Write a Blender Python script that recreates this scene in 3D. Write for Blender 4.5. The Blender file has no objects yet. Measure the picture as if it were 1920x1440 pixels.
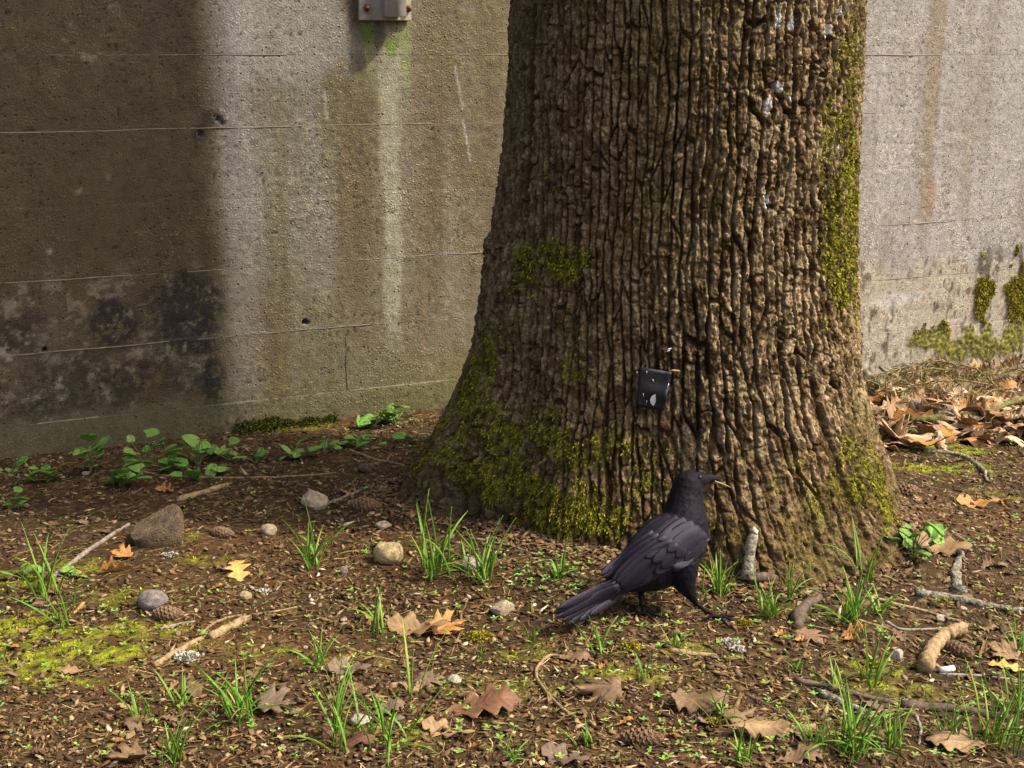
import bpy, bmesh, math, random
import numpy as np
from mathutils import Vector, Matrix

# ------------------------------------------------------------------ camera, sky, sun, exposure
SC = bpy.context.scene
COL = SC.collection
F, CX, CY = 2500.0, 960.0, 720.0            # photograph: focal length and centre in pixels of 1920 x 1440
H = 1.15                                    # camera height above the soil
PITCH = math.radians(13.87)
CP, SP = math.cos(PITCH), math.sin(PITCH)
cam_d = bpy.data.cameras.new('camera')
cam_d.sensor_width = 36.0
cam_d.lens = 36.0 * F / 1920.0
cam_d.clip_start = 0.05
cam_d.clip_end = 500.0
cam = bpy.data.objects.new('camera', cam_d)
cam.location = (0, 0, H)
cam.rotation_euler = (math.pi / 2 - PITCH, 0, 0)
COL.objects.link(cam)
SC.camera = cam

SUN_EL = math.radians(50.0)
SUN_AZ = (0.9892, -0.1466)                  # horizontal direction towards the sun
world = bpy.data.worlds.new('World')
SC.world = world
world.use_nodes = True
wn = world.node_tree
wn.nodes.clear()
w_out = wn.nodes.new('ShaderNodeOutputWorld')
w_bg = wn.nodes.new('ShaderNodeBackground')
w_sky = wn.nodes.new('ShaderNodeTexSky')
w_sky.sky_type = 'NISHITA'
w_sky.sun_disc = False
w_sky.sun_elevation = SUN_EL
w_sky.sun_rotation = math.atan2(SUN_AZ[0], SUN_AZ[1])
w_sky.air_density = 0.8
w_sky.dust_density = 6.0
w_sky.ozone_density = 0.0
w_bg.inputs['Strength'].default_value = 0.15
wn.links.new(w_sky.outputs[0], w_bg.inputs[0])
wn.links.new(w_bg.outputs[0], w_out.inputs[0])

sun_d = bpy.data.lights.new('sun', 'SUN')
sun_d.energy = 2.6
sun_d.angle = math.radians(2.4)
sun_d.color = (1.0, 0.93, 0.78)
sun = bpy.data.objects.new('sun', sun_d)
sdir = Vector((SUN_AZ[0] * math.cos(SUN_EL), SUN_AZ[1] * math.cos(SUN_EL), math.sin(SUN_EL)))
sun.rotation_euler = sdir.to_track_quat('Z', 'Y').to_euler()
sun.location = (3, -1, 5)
COL.objects.link(sun)
SC.view_settings.view_transform = 'Standard'
SC.view_settings.look = 'None'
SC.view_settings.gamma = 1.0
SC.view_settings.exposure = 0.98
SC.view_settings.use_curve_mapping = False
SC.cycles.max_bounces = 3
SC.cycles.diffuse_bounces = 2
SC.cycles.glossy_bounces = 2
SC.cycles.transmission_bounces = 2

# ------------------------------------------------------------------ numpy noise
def hsh(ix, iy, seed):
    h = (ix.astype(np.int64) * 374761393 + iy.astype(np.int64) * 668265263 + seed * 974634737) & 0xFFFFFFFF
    h = ((h ^ (h >> 13)) * 1274126177) & 0xFFFFFFFF
    h = ((h ^ (h >> 16)) * 2246822519) & 0xFFFFFFFF
    h = h ^ (h >> 15)
    return h.astype(np.float64) / 4294967295.0

def vn(x, y, seed=0):
    x = np.asarray(x, float); y = np.asarray(y, float)
    ix = np.floor(x); iy = np.floor(y)
    fx = x - ix; fy = y - iy
    fx = fx * fx * fx * (fx * (fx * 6 - 15) + 10); fy = fy * fy * fy * (fy * (fy * 6 - 15) + 10)
    a = hsh(ix, iy, seed); b = hsh(ix + 1, iy, seed); c = hsh(ix, iy + 1, seed); d = hsh(ix + 1, iy + 1, seed)
    return ((a + (b - a) * fx) * (1 - fy) + (c + (d - c) * fx) * fy) * 2 - 1

def fbm(x, y, o=4, seed=0, g=0.5):
    t = 0.0; a = 1.0; n = 0.0
    x = np.asarray(x, float); y = np.asarray(y, float)
    for k in range(o):
        t = t + a * vn(x * 1.0 + 17.3 * k, y * 1.0 - 9.1 * k, seed + k * 31); n += a
        a *= g; x = x * 2.03 + 0.37 * y * 0; y = y * 2.03
    return t / n

def sstep(a, b, x):
    t = np.clip((np.asarray(x, float) - a) / (b - a), 0, 1)
    return t * t * (3 - 2 * t)

def worley(x, y, seed, jx=0.7, jy=0.8):
    """staggered-column cells: returns F1, F2, cell hash, how much the F1-F2 border runs across"""
    ix = np.floor(x)
    F1 = np.full(x.shape, 9.0); F2 = np.full(x.shape, 9.0)
    cid = np.zeros(x.shape); p1x = np.zeros(x.shape); p1y = np.zeros(x.shape); p2x = np.zeros(x.shape); p2y = np.zeros(x.shape)
    for di in (-1, 0, 1):
        ci = ix + di
        off = hsh(ci, ci * 0 + 7, seed + 5) * 13.0
        yy = y + off
        iy = np.floor(yy)
        for dj in (-1, 0, 1):
            cj = iy + dj
            px = ci + 0.5 + jx * (hsh(ci, cj, seed) - 0.5)
            py = cj + 0.5 + jy * (hsh(ci, cj, seed + 1) - 0.5) - off
            d = np.hypot(x - px, y - py)
            h = hsh(ci, cj, seed + 2)
            near = d < F1
            sec = (~near) & (d < F2)
            F2 = np.where(near, F1, np.where(sec, d, F2))
            p2x = np.where(near, p1x, np.where(sec, px, p2x)); p2y = np.where(near, p1y, np.where(sec, py, p2y))
            F1 = np.where(near, d, F1)
            p1x = np.where(near, px, p1x); p1y = np.where(near, py, p1y)
            cid = np.where(near, h, cid)
    dx = np.abs(p2x - p1x); dy = np.abs(p2y - p1y)
    across = dy / (dx + dy + 1e-6)
    return F1, F2, cid, across

# ------------------------------------------------------------------ picture <-> place
def zc_at(row, Y):
    v = row - CY
    return F * Y / (F * CP - v * SP)

def px_at(px, row, Y):
    """point of the place seen at a pixel, at world depth Y"""
    v = row - CY
    zc = zc_at(row, Y)
    return Vector(((px - CX) / F * zc, Y, H - zc * (F * SP + v * CP) / F))

def to_px(x, y, z):
    zc = y * CP + (H - z) * SP
    v = F * ((H - z) * CP - y * SP) / zc
    return CX + F * x / zc, CY + v

TC = np.array((0.42, 3.42))                 # trunk centre on the ground

def gh(x, y):
    """height of the soil"""
    x = np.asarray(x, float); y = np.asarray(y, float)
    t = x - 0.35
    z = -0.055 * 0.15 * np.logaddexp(0, t / 0.15)
    z = np.where(x > 6, -0.3, z)
    d = np.hypot(x - TC[0], y - TC[1])
    z = z + 0.035 * np.exp(-((np.maximum(d, 0.5) - 0.5) / 0.28) ** 2)
    z = z + 0.016 * fbm(x * 1.4 + 3, y * 1.4, 3, 11) + 0.007 * fbm(x * 6, y * 6, 3, 12)
    return z

def gh_fine(x, y):
    return gh(x, y) + 0.0042 * fbm(x * 26, y * 26, 3, 13) + 0.0022 * fbm(x * 75, y * 75, 2, 14)

def gp(px, row, dz=0.0):
    """point on the soil seen at a pixel"""
    z = 0.0
    v = row - CY
    for _ in range(6):
        h = H - z
        Y = h * (F * CP - v * SP) / (F * SP + v * CP)
        X = (px - CX) / F * zc_at(row, Y)
        z = float(gh_fine(X, Y))
    return Vector((X, Y, z + dz))

def ppm(row, Y=None):
    """photograph pixels per metre near the soil at a row"""
    v = row - CY
    return (F * SP + v * CP) / H

# ------------------------------------------------------------------ mesh helpers
def np_mesh(name, V, Q=None, T=None, col=None, smooth=True):
    me = bpy.data.meshes.new(name)
    V = np.ascontiguousarray(V, dtype=np.float32)
    loops = []; starts = []; totals = []
    n = 0
    if Q is not None and len(Q):
        Q = np.asarray(Q, np.int32); loops.append(Q.ravel())
        starts.append(np.arange(len(Q), dtype=np.int32) * 4); totals.append(np.full(len(Q), 4, np.int32)); n = len(Q) * 4
    if T is not None and len(T):
        T = np.asarray(T, np.int32); loops.append(T.ravel())
        starts.append(n + np.arange(len(T), dtype=np.int32) * 3); totals.append(np.full(len(T), 3, np.int32))
    loops = np.concatenate(loops); starts = np.concatenate(starts)
    me.vertices.add(len(V)); me.vertices.foreach_set('co', V.ravel())
    me.loops.add(len(loops)); me.loops.foreach_set('vertex_index', loops)
    me.polygons.add(len(starts)); me.polygons.foreach_set('loop_start', starts)
    if col is not None:
        a = me.attributes.new('Col', 'FLOAT_COLOR', 'POINT')
        c = np.ones((len(V), 4), np.float32); c[:, :col.shape[1]] = col
        a.data.foreach_set('color', c.ravel())
    me.update(calc_edges=True)
    if smooth:
        me.polygons.foreach_set('use_smooth', np.ones(len(starts), bool))
    me.validate()
    return me

def grid_quads(nu, nv, wrap_u=False):
    i = np.arange(nv - 1)[:, None] * nu
    j = np.arange(nu if wrap_u else nu - 1)[None, :]
    j2 = (j + 1) % nu
    a = (i + j); b = (i + j2); c = (i + nu + j2); d = (i + nu + j)
    return np.stack([a, b, c, d], -1).reshape(-1, 4)

def link(name, me, mat=None, parent=None, label=None, cat=None, group=None, kind=None, loc=None):
    o = bpy.data.objects.new(name, me)
    COL.objects.link(o)
    if mat is not None and me is not None and not me.materials:
        me.materials.append(mat)
    if parent is not None: o.parent = parent
    if loc is not None: o.location = loc
    tag(o, label, cat, group, kind)
    return o

def tag(o, label=None, cat=None, group=None, kind=None):
    if label: o['label'] = label
    if cat: o['category'] = cat
    if group: o['group'] = group
    if kind: o['kind'] = kind
    return o

def bm_mesh(name, bm, smooth=True):
    bmesh.ops.recalc_face_normals(bm, faces=bm.faces)
    me = bpy.data.meshes.new(name)
    bm.to_mesh(me); bm.free()
    if smooth:
        me.polygons.foreach_set('use_smooth', [True] * len(me.polygons))
    return me

def thicken(bm, th):
    """second skin behind an open sheet, closed along its border"""
    bm.normal_update()
    fs = bm.faces[:]; vs = bm.verts[:]
    border = [e for e in bm.edges if len(e.link_faces) == 1]
    low = {v: bm.verts.new(v.co - v.normal * th) for v in vs}
    ring = [(e.link_loops[0].vert, e.link_loops[0].link_loop_next.vert) for e in border]
    for f in fs: bm.faces.new([low[v] for v in reversed(f.verts)])
    for a, b in ring: bm.faces.new((b, a, low[a], low[b]))

# ------------------------------------------------------------------ materials
def nmat(name):
    m = bpy.data.materials.new(name)
    m.use_nodes = True
    nt = m.node_tree
    b = nt.nodes['Principled BSDF']
    return m, nt, b

def nd(nt, t, **kw):
    n = nt.nodes.new(t)
    for k, v in kw.items():
        if k in n.inputs: n.inputs[k].default_value = v
        else: setattr(n, k, v)
    return n

def ramp(nt, fac, stops):
    r = nd(nt, 'ShaderNodeValToRGB')
    e = r.color_ramp.elements
    while len(e) < len(stops): e.new(0.5)
    for q, (p, c) in zip(e, stops):
        q.position = p; q.color = (*c, 1) if len(c) == 3 else c
    nt.links.new(fac, r.inputs[0])
    return r.outputs[0]

def mixc(nt, mode, fac, a, b):
    n = nd(nt, 'ShaderNodeMix', data_type='RGBA', blend_type=mode)
    for s, v in ((n.inputs[0], fac), (n.inputs[6], a), (n.inputs[7], b)):
        if hasattr(v, 'is_output'): nt.links.new(v, s)
        else: s.default_value = v if not isinstance(v, tuple) else (*v, 1)[:4]
    return n.outputs[2]

def noise(nt, scale, detail=4, rough=0.55, coords='Object', stretch=None, dist=0.0):
    tc = nd(nt, 'ShaderNodeTexCoord')
    src = tc.outputs[coords]
    if stretch:
        mp = nd(nt, 'ShaderNodeMapping'); mp.inputs['Scale'].default_value = stretch
        nt.links.new(src, mp.inputs[0]); src = mp.outputs[0]
    n = nd(nt, 'ShaderNodeTexNoise', Scale=scale, Detail=detail, Roughness=rough, Distortion=dist)
    nt.links.new(src, n.inputs['Vector'])
    return n.outputs[0]

def bump(nt, b, h, strength, dist):
    n = nd(nt, 'ShaderNodeBump', Strength=strength, Distance=dist)
    nt.links.new(h, n.inputs['Height']); nt.links.new(n.outputs[0], b.inputs['Normal'])

def vcol_mat(name, rough, scale, lo, hi, bscale, bstr, bdist, spec=0.3):
    m, nt, b = nmat(name)
    at = nd(nt, 'ShaderNodeAttribute', attribute_name='Col')
    n = noise(nt, scale, 3, 0.65)
    c = mixc(nt, 'MULTIPLY', 1.0, at.outputs['Color'], ramp(nt, n, [(0.3, (lo,) * 3), (0.7, (hi,) * 3)]))
    nt.links.new(c, b.inputs['Base Color'])
    b.inputs['Roughness'].default_value = rough
    b.inputs['Specular IOR Level'].default_value = spec
    if bstr: bump(nt, b, noise(nt, bscale, 2 if bdist < 0.01 else 4, 0.7), bstr, bdist)
    return m

def rnd_mat(name, stops, rough=0.7, nscale=40, namp=0.35, bscale=120, bstr=0.4, bdist=0.002, spec=0.3, transl=0.0, stretch=None):
    """colour picked per object, mottled by noise"""
    m, nt, b = nmat(name)
    oi = nd(nt, 'ShaderNodeObjectInfo')
    c0 = ramp(nt, oi.outputs['Random'], stops)
    n = noise(nt, nscale, 4, 0.6, stretch=stretch)
    c = mixc(nt, 'MULTIPLY', 1.0, c0, ramp(nt, n, [(0.3, (1 - namp,) * 3), (0.7, (1 + namp,) * 3)]))
    nt.links.new(c, b.inputs['Base Color'])
    b.inputs['Roughness'].default_value = rough
    b.inputs['Specular IOR Level'].default_value = spec
    if bstr: bump(nt, b, noise(nt, bscale, 3, 0.6, stretch=stretch), bstr, bdist)
    if transl:
        tr = nd(nt, 'ShaderNodeBsdfTranslucent'); nt.links.new(c, tr.inputs[0])
        mx = nd(nt, 'ShaderNodeMixShader', Fac=transl)
        nt.links.new(b.outputs[0], mx.inputs[1]); nt.links.new(tr.outputs[0], mx.inputs[2])
        nt.links.new(mx.outputs[0], nt.nodes['Material Output'].inputs[0])
    return m

# ------------------------------------------------------------------ the ground
def spaced(lo, hi, step, far, n):
    a = np.arange(lo, hi + step * 0.5, step)
    a = np.concatenate([np.arange(lo - 1.4, lo - .01, .022), a, np.arange(a[-1] + .022, hi + 1.4, .022)])
    e = np.geomspace(step * 2, far, n)
    return np.concatenate([(a[0] - e)[::-1], a, a[-1] + e])

def blob(x, y, c, r, s=0.35, warp=None):
    """soft patch round c with radii r"""
    d = np.hypot((x - c[0]) / r[0], (y - c[1]) / r[1])
    if warp is not None: d = d + warp
    return 1 - sstep(1 - s, 1 + s, d)

MOSS_G = []     # ground moss patches: (pixel, row, radius x, radius y in metres, weight)
for px, row, rx, ry, w in ((110, 1215, .19, .10, 1), (20, 1200, .12, .10, 1), (240, 1195, .10, .06, .9), (90, 1260, .12, .05, .8),
                           (60, 1090, .10, .06, .5), (150, 1060, .08, .05, .45), (375, 1050, .06, .03, .6), (330, 1010, .05, .03, .4),
                           (1800, 840, .12, .07, .8), (1740, 880, .14, .05, .8), (1850, 880, .10, .05, .7), (1690, 815, .05, .03, .5),
                           (1870, 930, .08, .05, .4), (1180, 1265, .10, .05, .5), (1130, 1260, .06, .03, .5), (1620, 1250, .06, .04, .8),
                           (1640, 1290, .05, .03, .7), (1740, 1300, .12, .03, .4), (1290, 1215, .07, .04, .4), (620, 1240, .1, .04, .3),
                           (450, 1215, .12, .05, .4), (250, 1120, .1, .05, .4), (540, 800, .15, .05, .7), (800, 1200, .05, .02, .5),
                           (900, 1290, .12, .05, .35), (1000, 1225, .06, .04, .4), (700, 1380, .1, .05, .4), (1480, 1150, .08, .04, .3)):
    p = gp(px, row)
    MOSS_G.append((p.x, p.y, rx, ry, w))

def ground_moss(x, y):
    m = np.zeros(np.shape(x))
    wv = 0.55 * fbm(x * 14, y * 14, 4, 71)
    for (cx, cy, rx, ry, w) in MOSS_G:
        m = np.maximum(m, w * blob(x, y, (cx, cy), (rx, ry), 0.5, wv))
    return m * sstep(-0.35, 0.25, fbm(x * 40, y * 40, 3, 72))

gx = spaced(-1.75, 2.35, 0.0100, 60.0, 26)
gy = spaced(1.72, 4.95, 0.0100, 60.0, 26)
GX, GY = np.meshgrid(gx, gy)
inside = (GX > -3.2) & (GX < 3.8) & (GY > 0.3) & (GY < 6.4)
gm = np.where(inside, ground_moss(GX, GY), 0.0)
GZ = gh_fine(GX, GY) + np.where(inside, 0.0055 * gm * (1 + 0.8 * vn(GX * 90, GY * 90, 5)), 0)
# small hollow under the left root
hol = gp(838, 948)
GZ -= 0.03 * np.exp(-(((GX - hol.x) / .07) ** 2 + ((GY - hol.y) / .06) ** 2))
n1 = fbm(GX * 3, GY * 3, 4, 21); n2 = fbm(GX * 38, GY * 38, 3, 22); n3 = vn(GX * 130, GY * 130, 23); n4 = vn(GX * 70, GY * 110, 24)
soil = np.array((0.044, 0.026, 0.0105)); pale = np.array((0.185, 0.125, 0.055)); dark = np.array((0.020, 0.012, 0.006)); red = np.array((0.088, 0.040, 0.014))
def lerp(a, b, t): return a + (b - a) * t[..., None]
gc = lerp(np.broadcast_to(soil, GX.shape + (3,)), dark, sstep(-0.05, 0.5, n2))
gc = lerp(gc, red, 0.6 * sstep(0.0, 0.6, n1 + 0.5 * n2))
gc = lerp(gc, pale, 0.85 * sstep(0.30, 0.75, n3) * sstep(-0.5, 0.3, n4))
mossc = lerp(np.broadcast_to(np.array((0.095, 0.105, 0.008)), GX.shape + (3,)), np.array((0.22, 0.225, 0.015)), sstep(-.4, .6, n3 + n2))
gc = lerp(gc, mossc, np.clip(gm * 1.3, 0, 1))
M_soil = vcol_mat('soil', 0.92, 160, 0.6, 1.45, 260, 0.8, 0.004, 0.15)
link('ground', np_mesh('ground', np.stack([GX, GY, GZ], -1).reshape(-1, 3), Q=grid_quads(len(gx), len(gy)), col=gc.reshape(-1, 3)), M_soil, kind='structure')

# ------------------------------------------------------------------ board-formed concrete wall
WS = math.atan(0.462)
WD = np.array((math.cos(WS), math.sin(WS)))          # along the wall, to the right
WN = np.array((math.sin(WS), -math.cos(WS)))         # out of the wall, to the camera
WO = np.array((-0.8766, 4.03))                       # wall point seen at pixel column 400 (eye level)
COURSE = 0.2113

def wpx(px, row):
    """pixel -> (distance along wall, height)"""
    r = Vector(((px - CX) / F, 0, 0)) ; v = (row - CY) / F
    d = np.array(((px - CX) / F, CP - v * SP, -SP - v * CP))
    k = (WO @ WN) / (d[:2] @ WN)
    p = d * k
    return float((p[:2] - WO) @ WD), float(H + p[2])

def wpos(s, z, out=0.0):
    p = WO + WD * s + WN * out
    return Vector((p[0], p[1], z))

def streak(S, Z, px, row0, row1, w0, w1, seed, rag=0.4):
    s0, z0 = wpx(px, row0); s1, z1 = wpx(px, row1)
    t = np.clip((z0 - Z) / max(z0 - z1, 1e-4), 0, 1)
    w = w0 + (w1 - w0) * t
    d = np.abs(S - s0 + 0.012 * fbm(S * 4 + seed, Z * 3, 3, seed) + 0.008 * fbm(S * 30, Z * 9, 3, seed + 9)) / w
    m = (1 - sstep(0.45, 1.25, d + rag * 0.5 * fbm(S * 22, Z * 5, 3, seed + 3)))
    end = 0.5 * np.abs(z0 - z1)
    return m * sstep(z1 - 0.10, z1 + 0.10, Z + 0.10 * fbm(S * 12, Z * 2, 3, seed + 4)) * (1 - sstep(z0 - 0.004, z0 + 0.02, Z))

def patch(S, Z, px, row, rx, rz, seed, warp=0.55, soft=0.3, fx=9, fz=6):
    s0, z0 = wpx(px, row)
    d = np.hypot((S - s0) / rx, (Z - z0) / rz) + warp * fbm(S * fx, Z * fz, 4, seed)
    return 1 - sstep(1 - soft, 1 + soft, d)

def wall_paint(S, Z):
    """colour of the concrete with stains and some painted shade, and the relief in metres"""
    n1 = fbm(S * 2.2, Z * 1.6, 4, 31); n2 = fbm(S * 30, Z * 30, 3, 32); n3 = vn(S * 120, Z * 120, 33); nv = fbm(S * 7, Z * 0.9, 4, 34)
    n5 = vn(S * 125, Z * 115, 35)
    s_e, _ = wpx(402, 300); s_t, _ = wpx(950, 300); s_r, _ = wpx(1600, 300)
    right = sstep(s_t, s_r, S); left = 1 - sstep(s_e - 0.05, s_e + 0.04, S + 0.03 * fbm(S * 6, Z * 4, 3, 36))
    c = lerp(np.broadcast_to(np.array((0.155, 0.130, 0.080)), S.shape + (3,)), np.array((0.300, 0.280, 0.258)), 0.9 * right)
    c = lerp(c, np.array((0.064, 0.041, 0.0145)), 0.93 * left)  # brown stain at the left, with the trunk's cast shade painted into it
    c = lerp(c, np.array((0.105, 0.072, 0.033)), 0.8 * sstep(-0.05, 0.45, nv + 0.35 * n2) * (1 - 0.5 * right) * (1 - 0.6 * left))
    c = lerp(c, np.array((0.230, 0.205, 0.170)), 0.6 * sstep(0.0, 0.5, -nv) * (1 - 0.85 * left))
    c = lerp(c, np.array((0.120, 0.102, 0.040)), 0.65 * sstep(-0.05, 0.5, n1 + 0.3 * n2) * (1 - right) * (1 - 0.6 * left))
    # pale vertical wash beside the edge of the stain and painted shade
    sw, _ = wpx(440, 300)
    c = lerp(c, np.array((0.245, 0.222, 0.208)), 0.65 * (1 - sstep(0.015, 0.085, np.abs(S - sw - 0.01 + 0.02 * n1))) * (1 - left) * (0.35 + 0.65 * sstep(0.3, 0.8, Z)))
    c = lerp(c, np.array((0.310, 0.29, 0.265)), 0.55 * patch(S, Z, 540, 60, .22, .14, 41) * (1 - left))
    # damp green streak below the bracket
    g1 = streak(S, Z, 729, 95, 640, .042, .030, 51)
    g2 = streak(S, Z, 760, 38, 190, .022, .012, 52) + streak(S, Z, 690, 38, 120, .02, .02, 53)
    c = lerp(c, np.array((0.345, 0.335, 0.225)), 0.88 * np.clip(g1 * (0.75 + 0.5 * nv), 0, 1))
    c = lerp(c, np.array((0.230, 0.250, 0.085)), 0.7 * np.clip(g2, 0, 1))
    gg = patch(S, Z, 688, 62, .022, .042, 54, .3) + patch(S, Z, 733, 88, .018, .030, 55, .35)
    c = lerp(c, np.array((0.110, 0.165, 0.012)), 0.85 * np.clip(gg, 0, 1))
    dk = patch(S, Z, 710, 66, .020, .048, 56, .25)
    c = lerp(c, np.array((0.060, 0.058, 0.022)), 0.75 * np.clip(dk, 0, 1))  # dark damp patch below the post, with the post's shade painted in
    br = streak(S, Z, 640, 110, 560, .014, .02, 57) + streak(S, Z, 782, 60, 640, .016, .022, 58) + streak(S, Z, 655, 300, 640, .012, .012, 59)
    c = lerp(c, np.array((0.150, 0.108, 0.058)), 0.55 * np.clip(br, 0, 1))
    # right of the tree: brown runs, dark band foot
    rr = streak(S, Z, 1760, 0, 430, .05, .02, 61) + 0.6 * streak(S, Z, 1830, 110, 420, .04, .03, 62)
    c = lerp(c, np.array((0.215, 0.160, 0.095)), 0.65 * np.clip(rr, 0, 1))
    rr = patch(S, Z, 1745, 380, .018, .09, 63, .4)
    c = lerp(c, np.array((0.240, 0.140, 0.080)), 0.55 * rr)
    lowr = (1 - sstep(0.30, 0.38, Z + 0.09 * fbm(S * 8, Z * 8, 4, 64))) * right
    c = lerp(c, np.array((0.325, 0.280, 0.205)), 0.8 * lowr)
    spk = sstep(0.22, 0.5, fbm(S * 48, Z * 22, 3, 65)) * lowr
    c = lerp(c, np.array((0.080, 0.055, 0.032)), 0.85 * spk)
    c = lerp(c, np.array((0.40, 0.38, 0.36)), 0.6 * patch(S, Z, 1690, 560, .12, .03, 66, .7) * right)
    # black mould and pale scale low on the left
    mo = np.zeros(S.shape)
    for px, row, rx, rz, w in ((370, 575, .10, .09, 1), (345, 640, .12, .05, .9), (195, 610, .09, .06, .95), (400, 720, .03, .09, .9), (250, 690, .16, .03, .7),
                               (20, 630, .07, .05, .7), (60, 600, .05, .03, .6), (230, 720, .1, .04, .7), (90, 760, .1, .05, .6), (300, 560, .05, .04, .7),
                               (130, 700, .1, .05, .5), (400, 230, .035, .03, .8), (375, 250, .02, .02, .9), (330, 700, .12, .06, .5), (205, 745, .12, .04, .6)):
        mo = np.maximum(mo, w * patch(S, Z, px, row, rx, rz, int(px) + 100, 0.8, 0.5))
    mo = mo * (0.25 + 0.75 * left)
    thr = fbm(S * 60, Z * 48, 4, 67, 0.7)
    pl = sstep(0.08, 0.36, fbm(S * 24, Z * 28, 5, 68, 0.75)) * (1 - sstep(0.45, 0.60, Z)) * sstep(0.08, 0.14, Z) * left
    c = lerp(c, np.array((0.215, 0.172, 0.118)), 0.7 * pl)
    c = lerp(c, np.array((0.016, 0.012, 0.006)), 0.95 * np.clip(mo * 1.25, 0, 1) * sstep(-0.30, 0.02, thr))
    bl = sstep(0.48, 0.62, fbm(S * 22 + 5, Z * 22, 3, 69)) * sstep(0.1, 0.5, fbm(S * 3, Z * 3 + 4, 3, 70)) * left
    c = lerp(c, np.array((0.290, 0.250, 0.185)), 0.7 * bl)
    # damp green foot
    ft = (1 - sstep(0.06, 0.14, Z + 0.03 * fbm(S * 5, Z * 5, 3, 73))) * (1 - right)
    c = lerp(c, np.array((0.105, 0.090, 0.042)), 0.75 * ft)
    lg = (1 - sstep(0.12, 0.34, Z + 0.1 * fbm(S * 3, Z * 3, 3, 74))) * sstep(s_e, s_t, S) * (1 - right)
    c = lerp(c, np.array((0.130, 0.118, 0.040)), 0.7 * lg)
    # moss on the wall, right
    ms = np.zeros(S.shape)
    for px, row, rx, rz, w in ((1755, 642, .085, .055, 1), (1825, 640, .085, .05, 1), (1795, 655, .08, .04, .9), (1842, 560, .045, .11, .9), (1905, 570, .055, .16, 1), (1890, 640, .10, .050, 1), (1860, 650, .10, .035, .9), (1730, 632, .05, .035, .9)):
        ms = np.maximum(ms, w * patch(S, Z, px, row, rx, rz, int(px) + 300, 1.15, 0.3, 22, 13))
    c = lerp(c, lerp(np.broadcast_to(np.array((0.075, 0.070, 0.010)), S.shape + (3,)), np.array((0.190, 0.170, 0.018)), sstep(-.4, .5, n3)), np.clip(ms * 1.2, 0, 1))
    ds = np.maximum(patch(S, Z, 1850, 500, .05, .10, 401, .9, .5, 24, 6), patch(S, Z, 1905, 480, .03, .06, 402, .9, .5, 24, 6)) * sstep(-.1, .3, fbm(S * 40, Z * 16, 3, 403))
    c = lerp(c, np.array((0.035, 0.026, 0.014)), 0.85 * ds)
    # speckled aggregate
    agg = sstep(0.35, 0.75, n5) * (0.35 + 0.65 * sstep(0.0, 0.4, fbm(S * 3 + 2, Z * 2.4, 3, 75) + 0.25 * (0.7 - Z))) * (1 - 0.75 * left)
    c = c * (1 + 0.42 * agg + (0.18 - 0.06 * left) * n3 + 0.16 * n2)[..., None]
    spk2 = sstep(0.55, 0.8, vn(S * 150 + 9, Z * 130, 78)) * (0.45 + 0.55 * right)
    c = c * (1 - 0.45 * spk2)[..., None]
    pit = sstep(0.74, 0.9, vn(S * 120, Z * 105, 76)) * sstep(-0.1, 0.3, fbm(S * 5, Z * 5, 2, 77))
    c = c * (1 - 0.65 * pit)[..., None]
    # cement lips and dirt lines along the form joints
    for kz, wt in ((0, .55), (1, .5), (2, .18), (3, 1.0), (4, .8), (5, .75)):
        zj = 1.15 - COURSE * kz + 0.0022 * fbm(S * 5, S * 0 + kz, 4, 90)
        d = Z - zj
        am_ = wt * sstep(-0.35, 0.35, fbm(S * 3.5 + 11 * kz, S * 0 + kz, 3, 91))
        c = lerp(c, c * 0.45, 0.9 * am_ * (1 - sstep(0.0012, 0.0042, np.abs(d + 0.0030))))
        c = lerp(c, np.array((0.37, 0.34, 0.29)), 0.55 * am_ * (1 - 0.7 * left) * (1 - sstep(0.0012, 0.0045, np.abs(d - 0.0025))))
    # relief
    h = 0.0012 * n2 + 0.0011 * agg - 0.0022 * pit + 0.0015 * n1 + 0.0006 * n3
    h = h + 0.004 * ms * (1 + 0.8 * n3) + 0.0015 * mo * thr
    for px, row, r, dep in ((84, 656, .0085, .03), (1895, 500, .0075, .03), (571, 604, .0075, .02), (577, 606, .005, .015), (410, 224, .008, .012), (418, 231, .007, .012),
                            (375, 250, .007, .012), (403, 217, .005, .008), (810, 243, .005, .008), (812, 262, .004, .007)):
        s0, z0 = wpx(px, row)
        m = 1 - sstep(0.6, 1.15, np.hypot((S - s0), (Z - z0)) / r)
        h = h - dep * m
        c = lerp(c, np.array((0.03, 0.024, 0.018)), 0.8 * m)
    # thin scratches
    for (ax, ay, bx, by, wd) in ((446, 122, 446, 165, .003), (853, 124, 868, 205, .0042), (868, 225, 882, 300, .0040), (608, 172, 614, 222, .0038), (1766, 522, 1790, 519, .003)):
        s0, z0 = wpx(ax, ay); s1, z1 = wpx(bx, by)
        t = np.clip(((S - s0) * (s1 - s0) + (Z - z0) * (z1 - z0)) / ((s1 - s0) ** 2 + (z1 - z0) ** 2), 0, 1)
        d = np.hypot(S - s0 - t * (s1 - s0), Z - z0 - t * (z1 - z0))
        c = lerp(c, np.array((0.36, 0.34, 0.31)), 0.6 * (1 - sstep(wd * 0.4, wd * 1.3, d)))
    return np.clip(c, 0.004, 0.8), h, ms

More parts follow.
